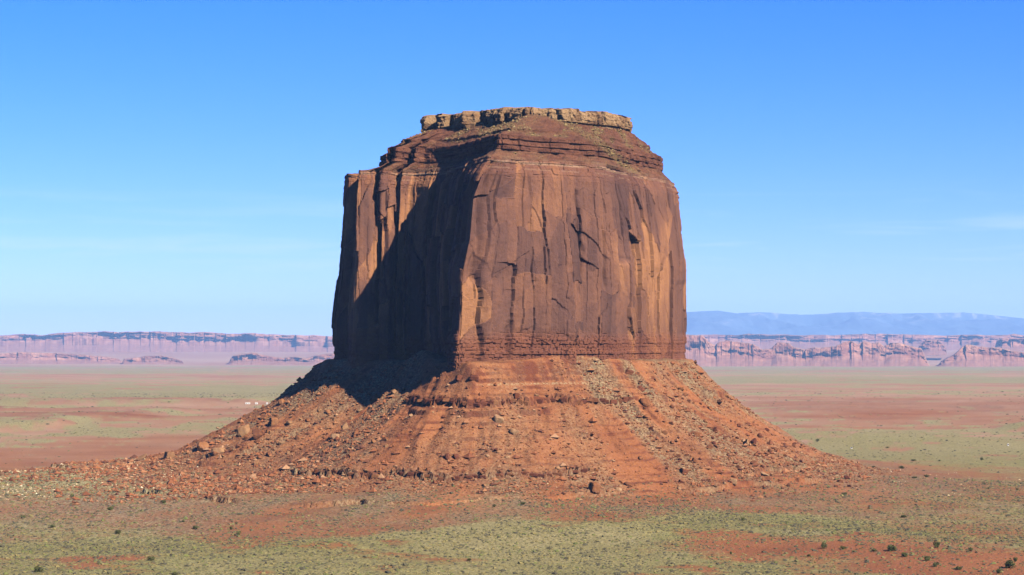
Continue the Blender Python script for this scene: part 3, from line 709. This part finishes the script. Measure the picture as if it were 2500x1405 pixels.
# ------------------------------------------------------------------ rocks
import bmesh
def ico(sub):
    bm = bmesh.new(); bmesh.ops.create_icosphere(bm, subdivisions=sub, radius=1.0)
    v = np.array([q.co[:] for q in bm.verts]); f = np.array([[q.index for q in p.verts] for p in bm.faces]); bm.free()
    return v, f
I1, I3 = ico(1), ico(3)
def rock_mesh(seed, boxy=.0, planes=14, rough=.035):
    r = np.random.default_rng(seed); v, f = I3
    n = r.normal(size=(planes, 3)); n /= np.linalg.norm(n, axis=1)[:, None]; o = r.uniform(.62, .95, planes)
    if boxy:
        ax = np.concatenate([np.eye(3), -np.eye(3)]) + r.normal(size=(6, 3)) * .13; ax /= np.linalg.norm(ax, axis=1)[:, None]
        n = np.concatenate([n[:4], ax]); o = np.concatenate([r.uniform(.95, 1.15, 4), r.uniform(.62, .74, 6)])
    dt = v @ n.T
    rad = np.where(dt > 1e-3, o[None, :] / np.maximum(dt, 1e-3), 9).min(1)
    rad = np.minimum(rad, 1.25) * (1 + rough * fbm(v[:, 0] * 3 + seed, v[:, 1] * 3, v[:, 2] * 3, 3))
    p = v * rad[:, None]
    p /= np.abs(p).max(0)[None, :]
    return mesh_np('rock', p, f, False)
ROUND = [rock_mesh(100 + i, 0, 16) for i in range(6)]
ANGLE = [rock_mesh(200 + i, 0, 8, .025) for i in range(6)]
BLOCK = [rock_mesh(300 + i, 1) for i in range(7)]
def with_mat(meshes, mat):
    out = []
    for m in meshes:
        c = m.copy(); c.materials.append(mat); out.append(c)
    return out
RK = {(s, c): with_mat(ms, mt) for s, ms in (('round', ROUND), ('angular', ANGLE), ('block', BLOCK)) for c, mt in (('rust', M_ROCK), ('tan', M_TAN), ('dark', M_DARK))}

# ledge blocks: broken bed of rock along the two dark ledges, parts of the talus
def ledge_blocks(level, xs, hgt, seed):
    r = random.Random(seed)
    Yl = np.arange(1330, 1700, .5)
    for px in xs:
        X = (px - 1250) / FPX * Yl
        z, h, hb, d, an, s1, mk_ = terrain(X, Yl, True)
        lv = level + mk_['wob'] * (1.0 if level > 50 else 1.5)
        kx = np.where(hb > lv)[0]
        if not len(kx): continue
        q = kx[0]
        if (mk_['mA'] if level > 50 else mk_['mB'])[q] < .35: continue
        w = r.uniform(2.2, 4.2); hh = hgt * r.uniform(.6, 1.1)
        o = link('ledge_block', r.choice(RK[('block', 'dark' if r.random() < .55 else 'rust')]))
        o.location = (X[q] + r.uniform(-.6, .6), Yl[q] + r.uniform(.2, 1.8), float(lv[q]) + r.uniform(-.9, .2))
        o.rotation_euler = (r.uniform(-.12, .12), r.uniform(-.12, .12), float(an[q]) * .8 + r.uniform(-.3, .3))
        o.scale = (w, r.uniform(2.0, 3.2), hh)
        o.parent = talus; o.matrix_parent_inverse = Matrix.Identity(4)
ledge_blocks(71, np.arange(985, 1580, 15) + rng.uniform(-4, 4, 40), 2.2, 5)
ledge_blocks(24.5, np.arange(540, 1500, 20) + rng.uniform(-6, 6, 48), 1.7, 6)

G1 = 'boulders named by what lies around them'
BLD = [  # column, row of the middle, width, height in photo pixels, shape, colour, turn, tilt, label
 (597,1050,42,40,'round','tan',.2,.0,'big rounded tan boulder on the left skyline slope, leaning on an angular block'),
 (627,1062,38,34,'angular','rust',.5,.2,'angular rust block wedged against the big rounded tan boulder'),
 (667,1029,22,32,'block','rust',.6,-.1,'upright squared block with a dark shaded side, upslope of the big rounded boulder'),
 (492,1092,36,32,'round','rust',.9,.0,'broad boulder with a black shaded end at the foot of the left talus edge'),
 (537,1102,44,22,'round','tan',.1,.1,'low flat-topped boulder beside the one with a black shaded end'),
 (345,1119,32,14,'round','tan',.15,-.42,'long smooth boulder tilted up alone at the far left end of the apron'),
 (413,1111,25,25,'block','tan',.5,.05,'squarish boulder standing on the crest of the pale-stone apron'),
 (1217,1029,28,26,'angular','tan',.3,.1,'pale tan boulder with a black shadow below the middle ledge'),
 (1256,1057,30,20,'angular','tan',.7,.25,'pale flat boulder lying just downslope of the shadowed pale boulder'),
 (1450,1192,28,34,'block','rust',.75,.0,'tall dark-sided cubic block standing at the foot of the talus'),
 (1567,951,27,20,'angular','dark',.2,.5,'dark slanting slab below the right half of the cliff'),
 (1578,984,36,26,'round','rust',.3,.35,'large smooth orange boulder slanting downhill below the dark slab'),
 (1746,1050,18,20,'angular','dark',.4,.5,'dark wedge-shaped boulder halfway down the right talus'),
 (1708,1063,32,18,'angular','rust',.1,.3,'wide slab lying next to the dark wedge on the right talus'),
 (1822,1082,14,26,'angular','tan',.1,.3,'thin upright pale fin of rock on the right talus'),
 (1840,1080,16,24,'angular','dark',.5,.5,'dark leaning rock just uphill of the thin pale fin'),
 (1093,1116,16,24,'round','dark',.2,.1,'dark upright rock, partner of a leaning one above the lower ledge'),
 (1115,1114,20,24,'angular','dark',.9,-.4,'dark leaning rock beside an upright partner above the lower ledge'),
 (625,1131,17,17,'round','tan',.2,.0,'round boulder perched on the lower ledge of the left talus'),
 (655,1110,22,20,'round','rust',.7,.1,'lumpy rust boulder just above the perched round one'),
 (820,1068,28,20,'round','tan',.1,.3,'tan boulder mid-slope on the left talus, among smaller rubble'),
 (841,1041,20,26,'angular','tan',.2,.4,'slim tan slab leaning downhill above mid-slope on the left talus'),
 (866,1062,18,14,'angular','rust',.3,.0,'small angular rust rock right of the tan mid-slope boulder'),
 (918,972,24,16,'block','rust',.4,.1,'rust block at the left end of the middle ledge'),
 (962,958,20,14,'angular','tan',.3,.2,'tan slab under the two debris mounds'),
 (780,1005,13,14,'angular','tan',.3,.0,'small bright tan rock high on the left talus'),
 (688,980,20,20,'round','rust',.1,.0,'rust boulder on the left skyline just below the shadow\'s tip'),
 (808,893,7,12,'block','rust',.1,.0,'tiny standing stone on the shaded skyline at the cliff foot'),
 (1121,926,20,18,'block','dark',.4,.1,'dark squat outcrop block under the prow'),
 (1157,924,26,17,'block','dark',.2,.0,'dark split outcrop block beside another under the prow'),
 (1512,1195,22,12,'round','tan',.1,.2,'low tan boulder to the right of the tall cubic block'),
 (1535,1183,26,18,'round','rust',.1,.3,'rounded orange boulder uphill of the low tan one'),
 (1400,1186,14,12,'angular','tan',.1,.0,'small pale rock to the left of the tall cubic block'),
 (1790,1181,22,18,'block','tan',.1,.15,'orange squared boulder at the toe of the right talus'),
 (1670,1152,20,20,'block','dark',.5,.1,'brown block in the dark rubble chute on the right talus'),
 (2068,1166,20,15,'angular','dark',.3,.3,'dark-faced rock at the outer toe of the right talus'),
 (2052,1176,18,9,'block','rust',.1,.1,'flat brown slab beside the dark-faced rock at the outer toe'),
 (1660,1000,24,14,'angular','rust',.3,.4,'slanting rust slab right of the large smooth orange boulder'),
 (1535,912,28,14,'block','dark',.3,.2,'dark broken outcrop close under the right half of the cliff'),
 (1770,965,28,18,'angular','rust',.3,.3,'rust slab near the right skyline above the middle ledge'),
 (1895,1098,28,12,'angular','rust',.2,.45,'long rust slab sloping with the hill near the right skyline'),
 (1925,1103,26,10,'angular','rust',.2,.4,'thin slab right of the long rust slab near the right skyline'),
 (1870,1160,32,8,'angular','tan',.2,.35,'thin tan plank of rock low on the right talus'),
 (1240,1118,16,9,'round','tan',.2,.1,'pale boulder in the cream patch above the lower ledge'),
 (1190,1113,12,11,'round','tan',.2,.0,'pale round stone at the left of the cream patch above the lower ledge'),
 (1215,1105,12,10,'round','tan',.5,.0,'pinkish stone at the top of the cream patch above the lower ledge'),
 (1360,1144,14,13,'round','tan',.5,.0,'tan rock caught on the right end of the lower ledge'),
 (1260,975,16,18,'block','dark',.5,.0,'dark block breaking from the middle of the middle ledge'),
 (1310,965,12,10,'angular','tan',.5,.0,'small tan rock sitting on the middle ledge'),
 (1085,1020,18,8,'angular','dark',.2,.2,'dark thin slab left of the pale shadowed boulder, below the ledge'),
]
def put_rock(px, py, w, h, shape, colour, rz, tilt, x, y, z, r, sink=.30):
    m = y / FPX
    o = link('boulder', r.choice(RK[(shape, colour)]))
    sx, sz = w * m / 2, h * m / 2
    o.scale = (sx, max(sx, sz) * r.uniform(.75, 1.0), sz)
    o.rotation_euler = (r.uniform(-.15, .15), tilt, rz)
    o.location = (x, y + sx * .4, z + sz * (1 - 2 * sink))
    o['category'] = 'boulder'
    return o
B = np.array([(b[0], b[1] + .30 * b[3]) for b in BLD], float)
bx_, by_, bz_ = rays(B[:, 0], B[:, 1])
rr = random.Random(11)
for b, x, y, z in zip(BLD, bx_, by_, bz_):
    o = put_rock(b[0], b[1], b[2], b[3], b[4], b[5], b[6], b[7], x, y, z, rr)
    o['label'] = b[8]
# the look-alikes, by the stretch of slope they lie on
ZN = [  # polygon-ish band: columns, upper row, lower row at both ends, how many, size range, label, colours
 ((520, 960), (1040, 935), (1125, 1130), 70, (8, 17), 'the left talus beneath the shaded cliff', 'left talus boulders', ('rust', 'rust', 'tan')),
 ((960, 1520), (1000, 1010), (1120, 1120), 22, (6, 11), 'the bare red slope between the two ledges', 'rocks between the ledges', ('rust', 'dark', 'tan')),
 ((700, 1290), (1152, 1158), (1195, 1192), 50, (7, 13), 'the pale rock spill below the lower ledge', 'rocks of the pale spill', ('tan', 'tan', 'rust')),
 ((1560, 1960), (905, 1090), (1130, 1160), 80, (8, 16), 'the right talus below the lit cliff', 'right talus boulders', ('rust', 'rust', 'dark')),
 ((1480, 2100), (1150, 1165), (1200, 1190), 22, (7, 13), 'the foot of the right talus', 'rocks at the right foot', ('rust', 'tan', 'dark')),
]
for (c0, c1), (u0, u1), (l0, l1), n, (s0, s1), lab, grp, cols in ZN:
    tq = rng.random(n); px = c0 + (c1 - c0) * tq
    py = (u0 + (u1 - u0) * tq) + rng.random(n) * ((l0 + (l1 - l0) * tq) - (u0 + (u1 - u0) * tq))
    X, Y, Zz = rays(px, py)
    for a, b, x, y, z in zip(px, py, X, Y, Zz):
        w = (s0 + (s1 - s0) * rr.random()**2.0) * 1.2
        o_shape = rr.choice(('angular', 'angular', 'block', 'round')); o_col = rr.choice(cols)
        o = put_rock(a, b, w, w * rr.uniform(.55, .95), o_shape, o_col, rr.uniform(0, 3), rr.uniform(-.3, .5), x, y, z, rr, .28)
        sh_ = 'flat' if o.scale.z < .62 * o.scale.x else ('squat' if o.scale.z < .8 * o.scale.x else 'lumpy')
        q_ = (b - (u0 + (u1 - u0) * (a - c0) / (c1 - c0))) / ((l0 + (l1 - l0) * (a - c0) / (c1 - c0)) - (u0 + (u1 - u0) * (a - c0) / (c1 - c0)))
        pl_ = 'high on' if q_ < .33 else ('halfway down' if q_ < .66 else 'low on')
        o['label'] = ('big ' if w > s0 + .45 * (s1 - s0) else 'small ') + sh_ + ' ' + o_col + ' ' + {'angular': 'angular boulder', 'block': 'squared boulder', 'round': 'rounded boulder'}[o_shape] + ' ' + pl_ + ' ' + lab
        o['group'] = grp

OV = np.array([(1, 0, .1), (-.1, 1, 0), (-1, .1, -.05), (0, -1, .1), (.15, .1, 1), (0, 0, -1)], float)
OF = np.array([(0, 1, 4), (1, 2, 4), (2, 3, 4), (3, 0, 4), (1, 0, 5), (2, 1, 5), (3, 2, 5), (0, 3, 5)])
# ---- scatter that nobody could count
def scatter(name, pos, size, flat, cols, mat, verts, faces, jit, seed):
    r = np.random.default_rng(seed); n = len(pos); nv = len(verts)
    v = verts[None] * (1 + jit * r.normal(size=(n, nv, 1)))
    v = v * (size[:, None, None] * np.stack([r.uniform(.7, 1.3, n), r.uniform(.7, 1.3, n), flat], 1)[:, None, :])
    a = r.uniform(0, 6.28, n); ca, sa = np.cos(a)[:, None], np.sin(a)[:, None]
    x = v[..., 0] * ca - v[..., 1] * sa; y = v[..., 0] * sa + v[..., 1] * ca
    v = np.stack([x, y, v[..., 2]], -1) + pos[:, None, :]
    f = faces[None] + (np.arange(n) * nv)[:, None, None]
    c = np.repeat(cols, nv, 0)
    me = mesh_np(name, v.reshape(-1, 3), f.reshape(-1, 3), False, {'tint': c})
    return link(name, me, mat, kind='stuff')
si = lambda x, y: np.clip(np.searchsorted(S, x * 1500 / y), 0, len(S) - 1)
yi = lambda y: np.clip(np.searchsorted(Yr, y), 0, len(Yr) - 1)
def look(A, x, y): return A[yi(y), si(x, y)]
def grid_pts(n, y0, y1, xm=.262):
    y = np.sqrt(rng.uniform(y0**2, y1**2, n)); x = rng.uniform(-xm, xm, n) * y
    return x, y

# rubble on the talus
x = rng.uniform(-420, 400, 130000); y = rng.uniform(1340, 1712, 130000)
hh = look(Ht, x, y); dd_ = look(Dd, x, y); rb = look(rubble, x, y)
pr = (.10 + .9 * np.clip(rb, 0, 1)) * sstep(5, 14, hh) * (dd_ > 2)
kk = rng.random(130000) < pr * .95
x, y = x[kk], y[kk]; z = terrain(x, y)
sz = np.exp(rng.normal(-.62, .62, len(x))); sz = np.clip(sz, .25, 3.2)
pal = np.array([(.40, .155, .075), (.28, .105, .055), (.46, .215, .115), (.54, .31, .19), (.20, .085, .055)])
cs = pal[rng.choice(5, len(x), p=[.34, .24, .22, .08, .12])]
o = scatter('rubble', np.stack([x, y, z + sz * .15], 1), sz, rng.uniform(.5, .9, len(x)), cs, M_TINT, OV, OF, .22, 21)
o['label'] = 'rust and tan rubble scattered thickly over the talus slopes'
# pale stones on the left apron and the spill below the lower ledge
x = np.concatenate([rng.uniform(-430, -170, 9000), rng.uniform(-110, 25, 2600), rng.uniform(200, 420, 3000)])
y = np.concatenate([rng.uniform(1400, 1720, 9000), rng.uniform(1370, 1440, 2600), rng.uniform(1420, 1720, 3000)])
hh = look(Ht, x, y); nb_ = fbm(x / 25, y / 25, 90.0, 3)
pr = np.where(x < -150, band(hh, 4.0, 24, 3) * np.clip(.35 + 1.6 * nb_, 0, 1), np.where(x < 100, band(hh, 9, 24, 2) * np.clip(.25 + 1.5 * nb_, 0, 1) * .8, band(hh, 2.0, 14, 2) * .07))
kk = rng.random(len(x)) < pr * .55
x, y = x[kk], y[kk]; z = terrain(x, y); sz = np.clip(np.exp(rng.normal(-.62, .38, len(x))), .25, 1.6)
pal = np.array([(1.0, .82, .56), (.86, .66, .42), (1.15, 1.0, .78), (.56, .38, .24)])
o = scatter('pale_stones', np.stack([x, y, z + sz * .1], 1), sz, rng.uniform(.4, .7, len(x)), pal[rng.choice(4, len(x), p=[.35, .3, .15, .2])], M_TINT, OV, OF, .2, 22)
o['label'] = 'pale cream stones speckling the apron and the rock spill'
# tan rubble chutes below the cap rock (part of the bench)
bi = np.argwhere((rub > .45) & (tt > 1.5) & (BY < 1722))
pk = bi[rng.choice(len(bi), min(1500, len(bi)), replace=False)]
pp = np.stack([BX[pk[:, 0], pk[:, 1]], BY[pk[:, 0], pk[:, 1]], Zd[pk[:, 0], pk[:, 1]]], 1)
sz = np.clip(np.exp(rng.normal(-.45, .5, len(pp))), .3, 2.0)
pal = np.array([(.34, .25, .12), (.24, .16, .08), (.42, .32, .18), (.20, .10, .06)])
o = scatter('rubble_chute', pp, sz, rng.uniform(.6, 1, len(pp)), pal[rng.choice(4, len(pp), p=[.4, .25, .2, .15])], M_TINT, OV, OF, .2, 23)
adopt(o, butte)

# sage, straw grass and small shrubs on the near plain
RV = np.array([(0, 0, 1.0)] + [(.62 * math.cos(a), .62 * math.sin(a), .72) for a in np.arange(4) * 1.571] + [(math.cos(a + .5), math.sin(a + .5), .12) for a in np.arange(4) * 1.571])
RF = np.array([(0, 1 + i, 1 + (i + 1) % 4) for i in range(4)] + [(1 + i, 5 + i, 1 + (i + 1) % 4) for i in range(4)] + [(1 + (i + 1) % 4, 5 + i, 5 + (i + 1) % 4) for i in range(4)])
x, y = grid_pts(170000, 960, 1640)
hh = look(Ht, x, y); vgx = look(veg, x, y); dd_ = look(Dd, x, y); sgx = look(sage_edge, x, y)
n1_ = fbm(x / 18, y / 30, 95.0, 3)
pr = np.clip(.30 + .5 * vgx + .5 * sgx + .5 * n1_, .03, 1) * (hh < 24) * (1 - .6 * sstep(7, 18, hh)) * (dd_ > 60)
kk = rng.random(len(x)) < pr * .60
x, y, vgx, sgx = x[kk], y[kk], vgx[kk], sgx[kk]
z = terrain(x, y); sz = np.clip(np.exp(rng.normal(-.52, .42, len(x))), .22, 1.7)
pal = np.array([(.15, .14, .09), (.22, .21, .10), (.33, .28, .125), (.115, .108, .080), (.22, .25, .085)])
ch = rng.random(len(x)); st_ = look(straw, x, y)
ci = np.where(ch < .30, 0, np.where(ch < .50, 1, np.where(ch < .50 + .12 + .34 * st_ * vgx, 2, np.where(ch < .9, 3, 4))))
o = scatter('sagebrush', np.stack([x, y, z - .05], 1), sz, rng.uniform(.4, .75, len(x)), pal[ci], M_SAGE, RV, RF, .16, 24)
o['label'] = 'low grey-green sage and straw tufts over the plain'
# thinner cover far out
x = rng.uniform(-.262, .262, 60000); y = np.exp(rng.uniform(math.log(1720), math.log(5200), 60000)); x = x * y
vgx = look(veg, x, y); hh = look(Ht, x, y)
kk = (rng.random(len(x)) < np.clip(.05 + .5 * vgx, 0, 1) * .6) & (hh < 6)
x, y = x[kk], y[kk]; z = terrain(x, y); sz = np.clip(np.exp(rng.normal(-.1, .4, len(x))), .4, 2.2) * (y / 2500)**.5
o = scatter('distant_sagebrush', np.stack([x, y, z - .1], 1), sz, rng.uniform(.4, .7, len(x)), pal[rng.choice(4, len(x), p=[.35, .3, .1, .25])], M_SAGE, RV, RF, .16, 25)
o['label'] = 'far sage cover dotted over the valley floor'

# ------------------------------------------------------------------ junipers and bushes one can count
def bush_mesh(seed, n=520):
    r = np.random.default_rng(seed); V = []; F = []
    lobes = [(r.normal() * .34, r.normal() * .34, r.uniform(.38, .78), r.uniform(.28, .5)) for _ in range(9)] + [(0, 0, .5, .5)]
    for i in range(n):
        lx, ly, lz, lr = lobes[r.integers(len(lobes))]
        d = r.normal(size=3); d /= np.linalg.norm(d); p = np.array([lx, ly, lz]) + d * lr * r.uniform(.65, 1.05)
        p[2] = max(p[2], .03)
        a = r.normal(size=3); a /= np.linalg.norm(a); b = np.cross(a, d + .2 * r.normal(size=3)); b /= np.linalg.norm(b) + 1e-6
        q = r.uniform(.07, .14); k0 = len(V)
        V += [p - a * q, p + b * q * .7, p + a * q * 1.1, p - b * q * .7]; F.append((k0, k0 + 1, k0 + 2, k0 + 3))
    V = np.array(V); V[:, :2] /= np.percentile(np.abs(V[:, :2]), 97); V[:, 2] /= V[:, 2].max()
    return mesh_np('foliage', V, np.array(F), False)
def stem_mesh(seed):
    r = np.random.default_rng(seed); V = []; F = []
    for s_ in range(4):
        e = np.array([r.normal() * .35, r.normal() * .35, r.uniform(.5, .75)]); pts = [np.zeros(3) - (0, 0, .12), e * .45 + r.normal(size=3) * .04, e]
        for j, (p, w) in enumerate(zip(pts, (.07, .045, .015))):
            for a in np.arange(5) * 1.2566: V.append(p + np.array([math.cos(a), math.sin(a), 0]) * w)
        k0 = len(V) - 15
        for j in range(2):
            for a in range(5): F.append((k0 + j * 5 + a, k0 + j * 5 + (a + 1) % 5, k0 + j * 5 + 5 + (a + 1) % 5, k0 + j * 5 + 5 + a))
    return mesh_np('stem', np.array(V), np.array(F), False)
FOL = [bush_mesh(400 + i) for i in range(6)]; STM = [stem_mesh(500 + i) for i in range(3)]
for m_ in FOL: m_.materials.append(M_LEAF)
for m_ in STM: m_.materials.append(M_BARK)
SH = [(270,1242,15,10,1),(398,1225,12,9,1),(176,1211,12,7,1),(58,1262,14,9,1),(128,1285,13,9,1),(288,1299,18,11,1),(448,1273,8,6,1),(578,1278,7,6,1),(565,1290,10,9,1),(581,1303,14,11,1),(477,1288,16,9,1),
      (369,1364,17,12,2),(92,1391,22,15,2),(1145,1367,12,7,2),(425,1402,18,12,2),
      (1207,1236,8,8,3),(1277,1230,11,8,3),(1814,1268,10,9,3),(2062,1206,13,8,4),(2205,1261,14,8,4),
      (2012,1333,15,17,5),(2059,1338,14,9,5),(2133,1344,13,8,5),(2176,1339,28,16,6),(2208,1355,15,12,5),(2289,1330,17,18,5),(2264,1364,20,13,5),(2283,1379,16,13,5),(2370,1342,13,10,5),(2341,1388,15,10,5),(2464,1379,26,20,7),(2478,1367,12,12,7),(2437,1395,16,12,7),(1785,1351,8,8,5),(1975,1357,10,7,5),
      (2230,1124,10,6,8),(2294,1125,6,4,8),(2397,1121,9,7,8),(2202,1141,13,8,8),(2262,1163,11,7,8),(2232,1166,12,5,8),(2403,1181,8,5,8),(2483,1195,7,5,8),(2414,1192,5,5,8),(1996,1075,9,6,8),(2132,1140,8,5,8),(2167,1093,8,4,8)]
LBS = {1: ('dark green bush dotting the red apron to the left of the butte', 'bushes on the left apron'), 2: ('dark green bush in the grassy flat before the left apron', 'bushes in the grassy flat'),
       3: ('green bush at the edge of the sage below the talus', 'bushes at the sage edge'), 4: ('bright green bush on the grey right apron', 'bushes on the right apron'),
       5: ('dark juniper bush on the orange sand patch at the near right', 'junipers on the orange patch'), 6: ('two-lobed dark juniper, widest on the orange sand patch', None),
       7: ('juniper of the tangled clump at the grassy border of the orange patch', 'junipers of the tangled clump'), 8: ('dark bush on the far green flat beyond the right talus', 'bushes on the far flat')}
P_ = np.array(SH, float); sx_, sy_, sz_ = rays(P_[:, 0], P_[:, 1] + .45 * P_[:, 3])
for i, (a, x, y, z) in enumerate(zip(SH, sx_, sy_, sz_)):
    m = y / FPX; e = empty('juniper_bush', (x, y, z - .1), label=LBS[a[4]][0], category='bush')
    if LBS[a[4]][1]: e['group'] = LBS[a[4]][1]
    e['label'] = ('tiny ' if a[2] < 9 else 'small ' if a[2] < 13 else 'mid-sized ' if a[2] < 17 else 'wide ') + ('low ' if a[3] < .62 * a[2] else 'rounded ' if a[3] < .82 * a[2] else 'upright ') + LBS[a[4]][0]
    sc3 = (a[2] * m * .5, a[2] * m * .5, a[3] * m * 1.05)
    for nm, lst in (('foliage', FOL), ('stem', STM)):
        o = link(nm, lst[(i * 5 + 1) % len(lst)]); o.parent = e; o.scale = sc3; o.rotation_euler = (0, 0, i * 1.7)

# ------------------------------------------------------------------ houses and huts far out
k = NT('white_paint', .6); M_WHITE = k.out(k.ramp(k.noise(.8), [(.3, (1.0, 1.0, 1.1)), (.7, (1.2, 1.2, 1.3))]))
k = NT('pale_roof', .7); M_ROOF = k.out(k.ramp(k.noise(.8), [(.3, (.9, .88, .84)), (.7, (1.2, 1.18, 1.12))]))
k = NT('window_glass', .3); M_GLASS = k.out(k.ramp(k.noise(.8), [(.3, (.05, .06, .08)), (.7, (.07, .08, .10))]))
def house(px, py, w, hgt, dep, label, grp, gable=.25, name='house'):
    x, y, z = (float(q[0]) for q in rays([px], [py], 1950))
    e = empty(name, (x, y, z), label=label, category='house' if name == 'house' else 'hut')
    if grp: e['group'] = grp
    W, H, D_ = w * y / FPX / 2, hgt * y / FPX, dep / 2
    v = [(sx * W, sy * D_, q) for q in (-.4, H) for sx, sy in ((-1, -1), (1, -1), (1, 1), (-1, 1))]
    o = link('wall', mesh_np('wall', v, [(0, 1, 5, 4), (1, 2, 6, 5), (2, 3, 7, 6), (3, 0, 4, 7)]), M_WHITE); o.parent = e
    W2, D2, r0 = W * 1.06, D_ * 1.1, H * (1 + gable)
    v = [(-W2, -D2, H - .05), (W2, -D2, H - .05), (W2, D2, H - .05), (-W2, D2, H - .05), (-W2, 0, r0), (W2, 0, r0)]
    me = bpy.data.meshes.new('roof'); me.from_pydata(v, [], [(0, 1, 5, 4), (2, 3, 4, 5), (0, 4, 3), (1, 2, 5), (0, 3, 2, 1)])
    o = link('roof', me, M_ROOF); o.parent = e
    for q in ((-.5, .5) if w > 7 else (0.0,)):
        wv = [(W * q + sx * .7, -D_ - .04, H * .4 + sz) for sx, sz in ((-1, 0), (1, 0), (1, 1.0), (-1, 1.0))]
        o = link('window', mesh_np('window', wv, [(0, 1, 2, 3)]), M_GLASS); o.parent = e
house(605, 988, 11, 3.2, 6, 'long low white house, widest of the row on the far plain', None)
house(626, 987, 6, 3.2, 6, 'small white house next to the widest one on the far plain', None)
house(652, 987.5, 4, 3, 5, 'tiny white house at the end of the row by the talus', 'tiny houses by the talus')
house(660, 987.5, 3.4, 2.6, 5, 'tiny white house at the end of the row by the talus', 'tiny houses by the talus')
house(669, 987.5, 3.4, 2.6, 5, 'tiny white house at the end of the row by the talus', 'tiny houses by the talus')
house(2461, 1090, 3.6, 4.8, 2, 'narrow upright white hut alone on the green plain', None, .12, 'hut')
house(2079, 1096, 4, 3.4, 2, 'small white hut on the green plain close behind the right talus', None, .12, 'hut')

# ------------------------------------------------------------------ air
k = bpy.data.materials.new('haze_air'); k.use_nodes = True; nt = k.node_tree; nt.nodes.clear()
ou = nt.nodes.new('ShaderNodeOutputMaterial'); pv = nt.nodes.new('ShaderNodeVolumePrincipled')
pv.inputs['Color'].default_value = (.33, .57, 1.0, 1); pv.inputs['Density'].default_value = 1.6e-5
nt.links.new(pv.outputs[0], ou.inputs['Volume'])
hx, hy0, hy1, hz0, hz1 = 72000, -3000, 76000, -330, 1300
hv = [(sx * hx, y_, z_) for z_ in (hz0, hz1) for sx, y_ in ((-1, hy0), (1, hy0), (1, hy1), (-1, hy1))]
link('haze', mesh_np('haze', hv, [(3, 2, 1, 0), (4, 5, 6, 7), (0, 1, 5, 4), (1, 2, 6, 5), (2, 3, 7, 6), (3, 0, 4, 7)]), k, kind='stuff')
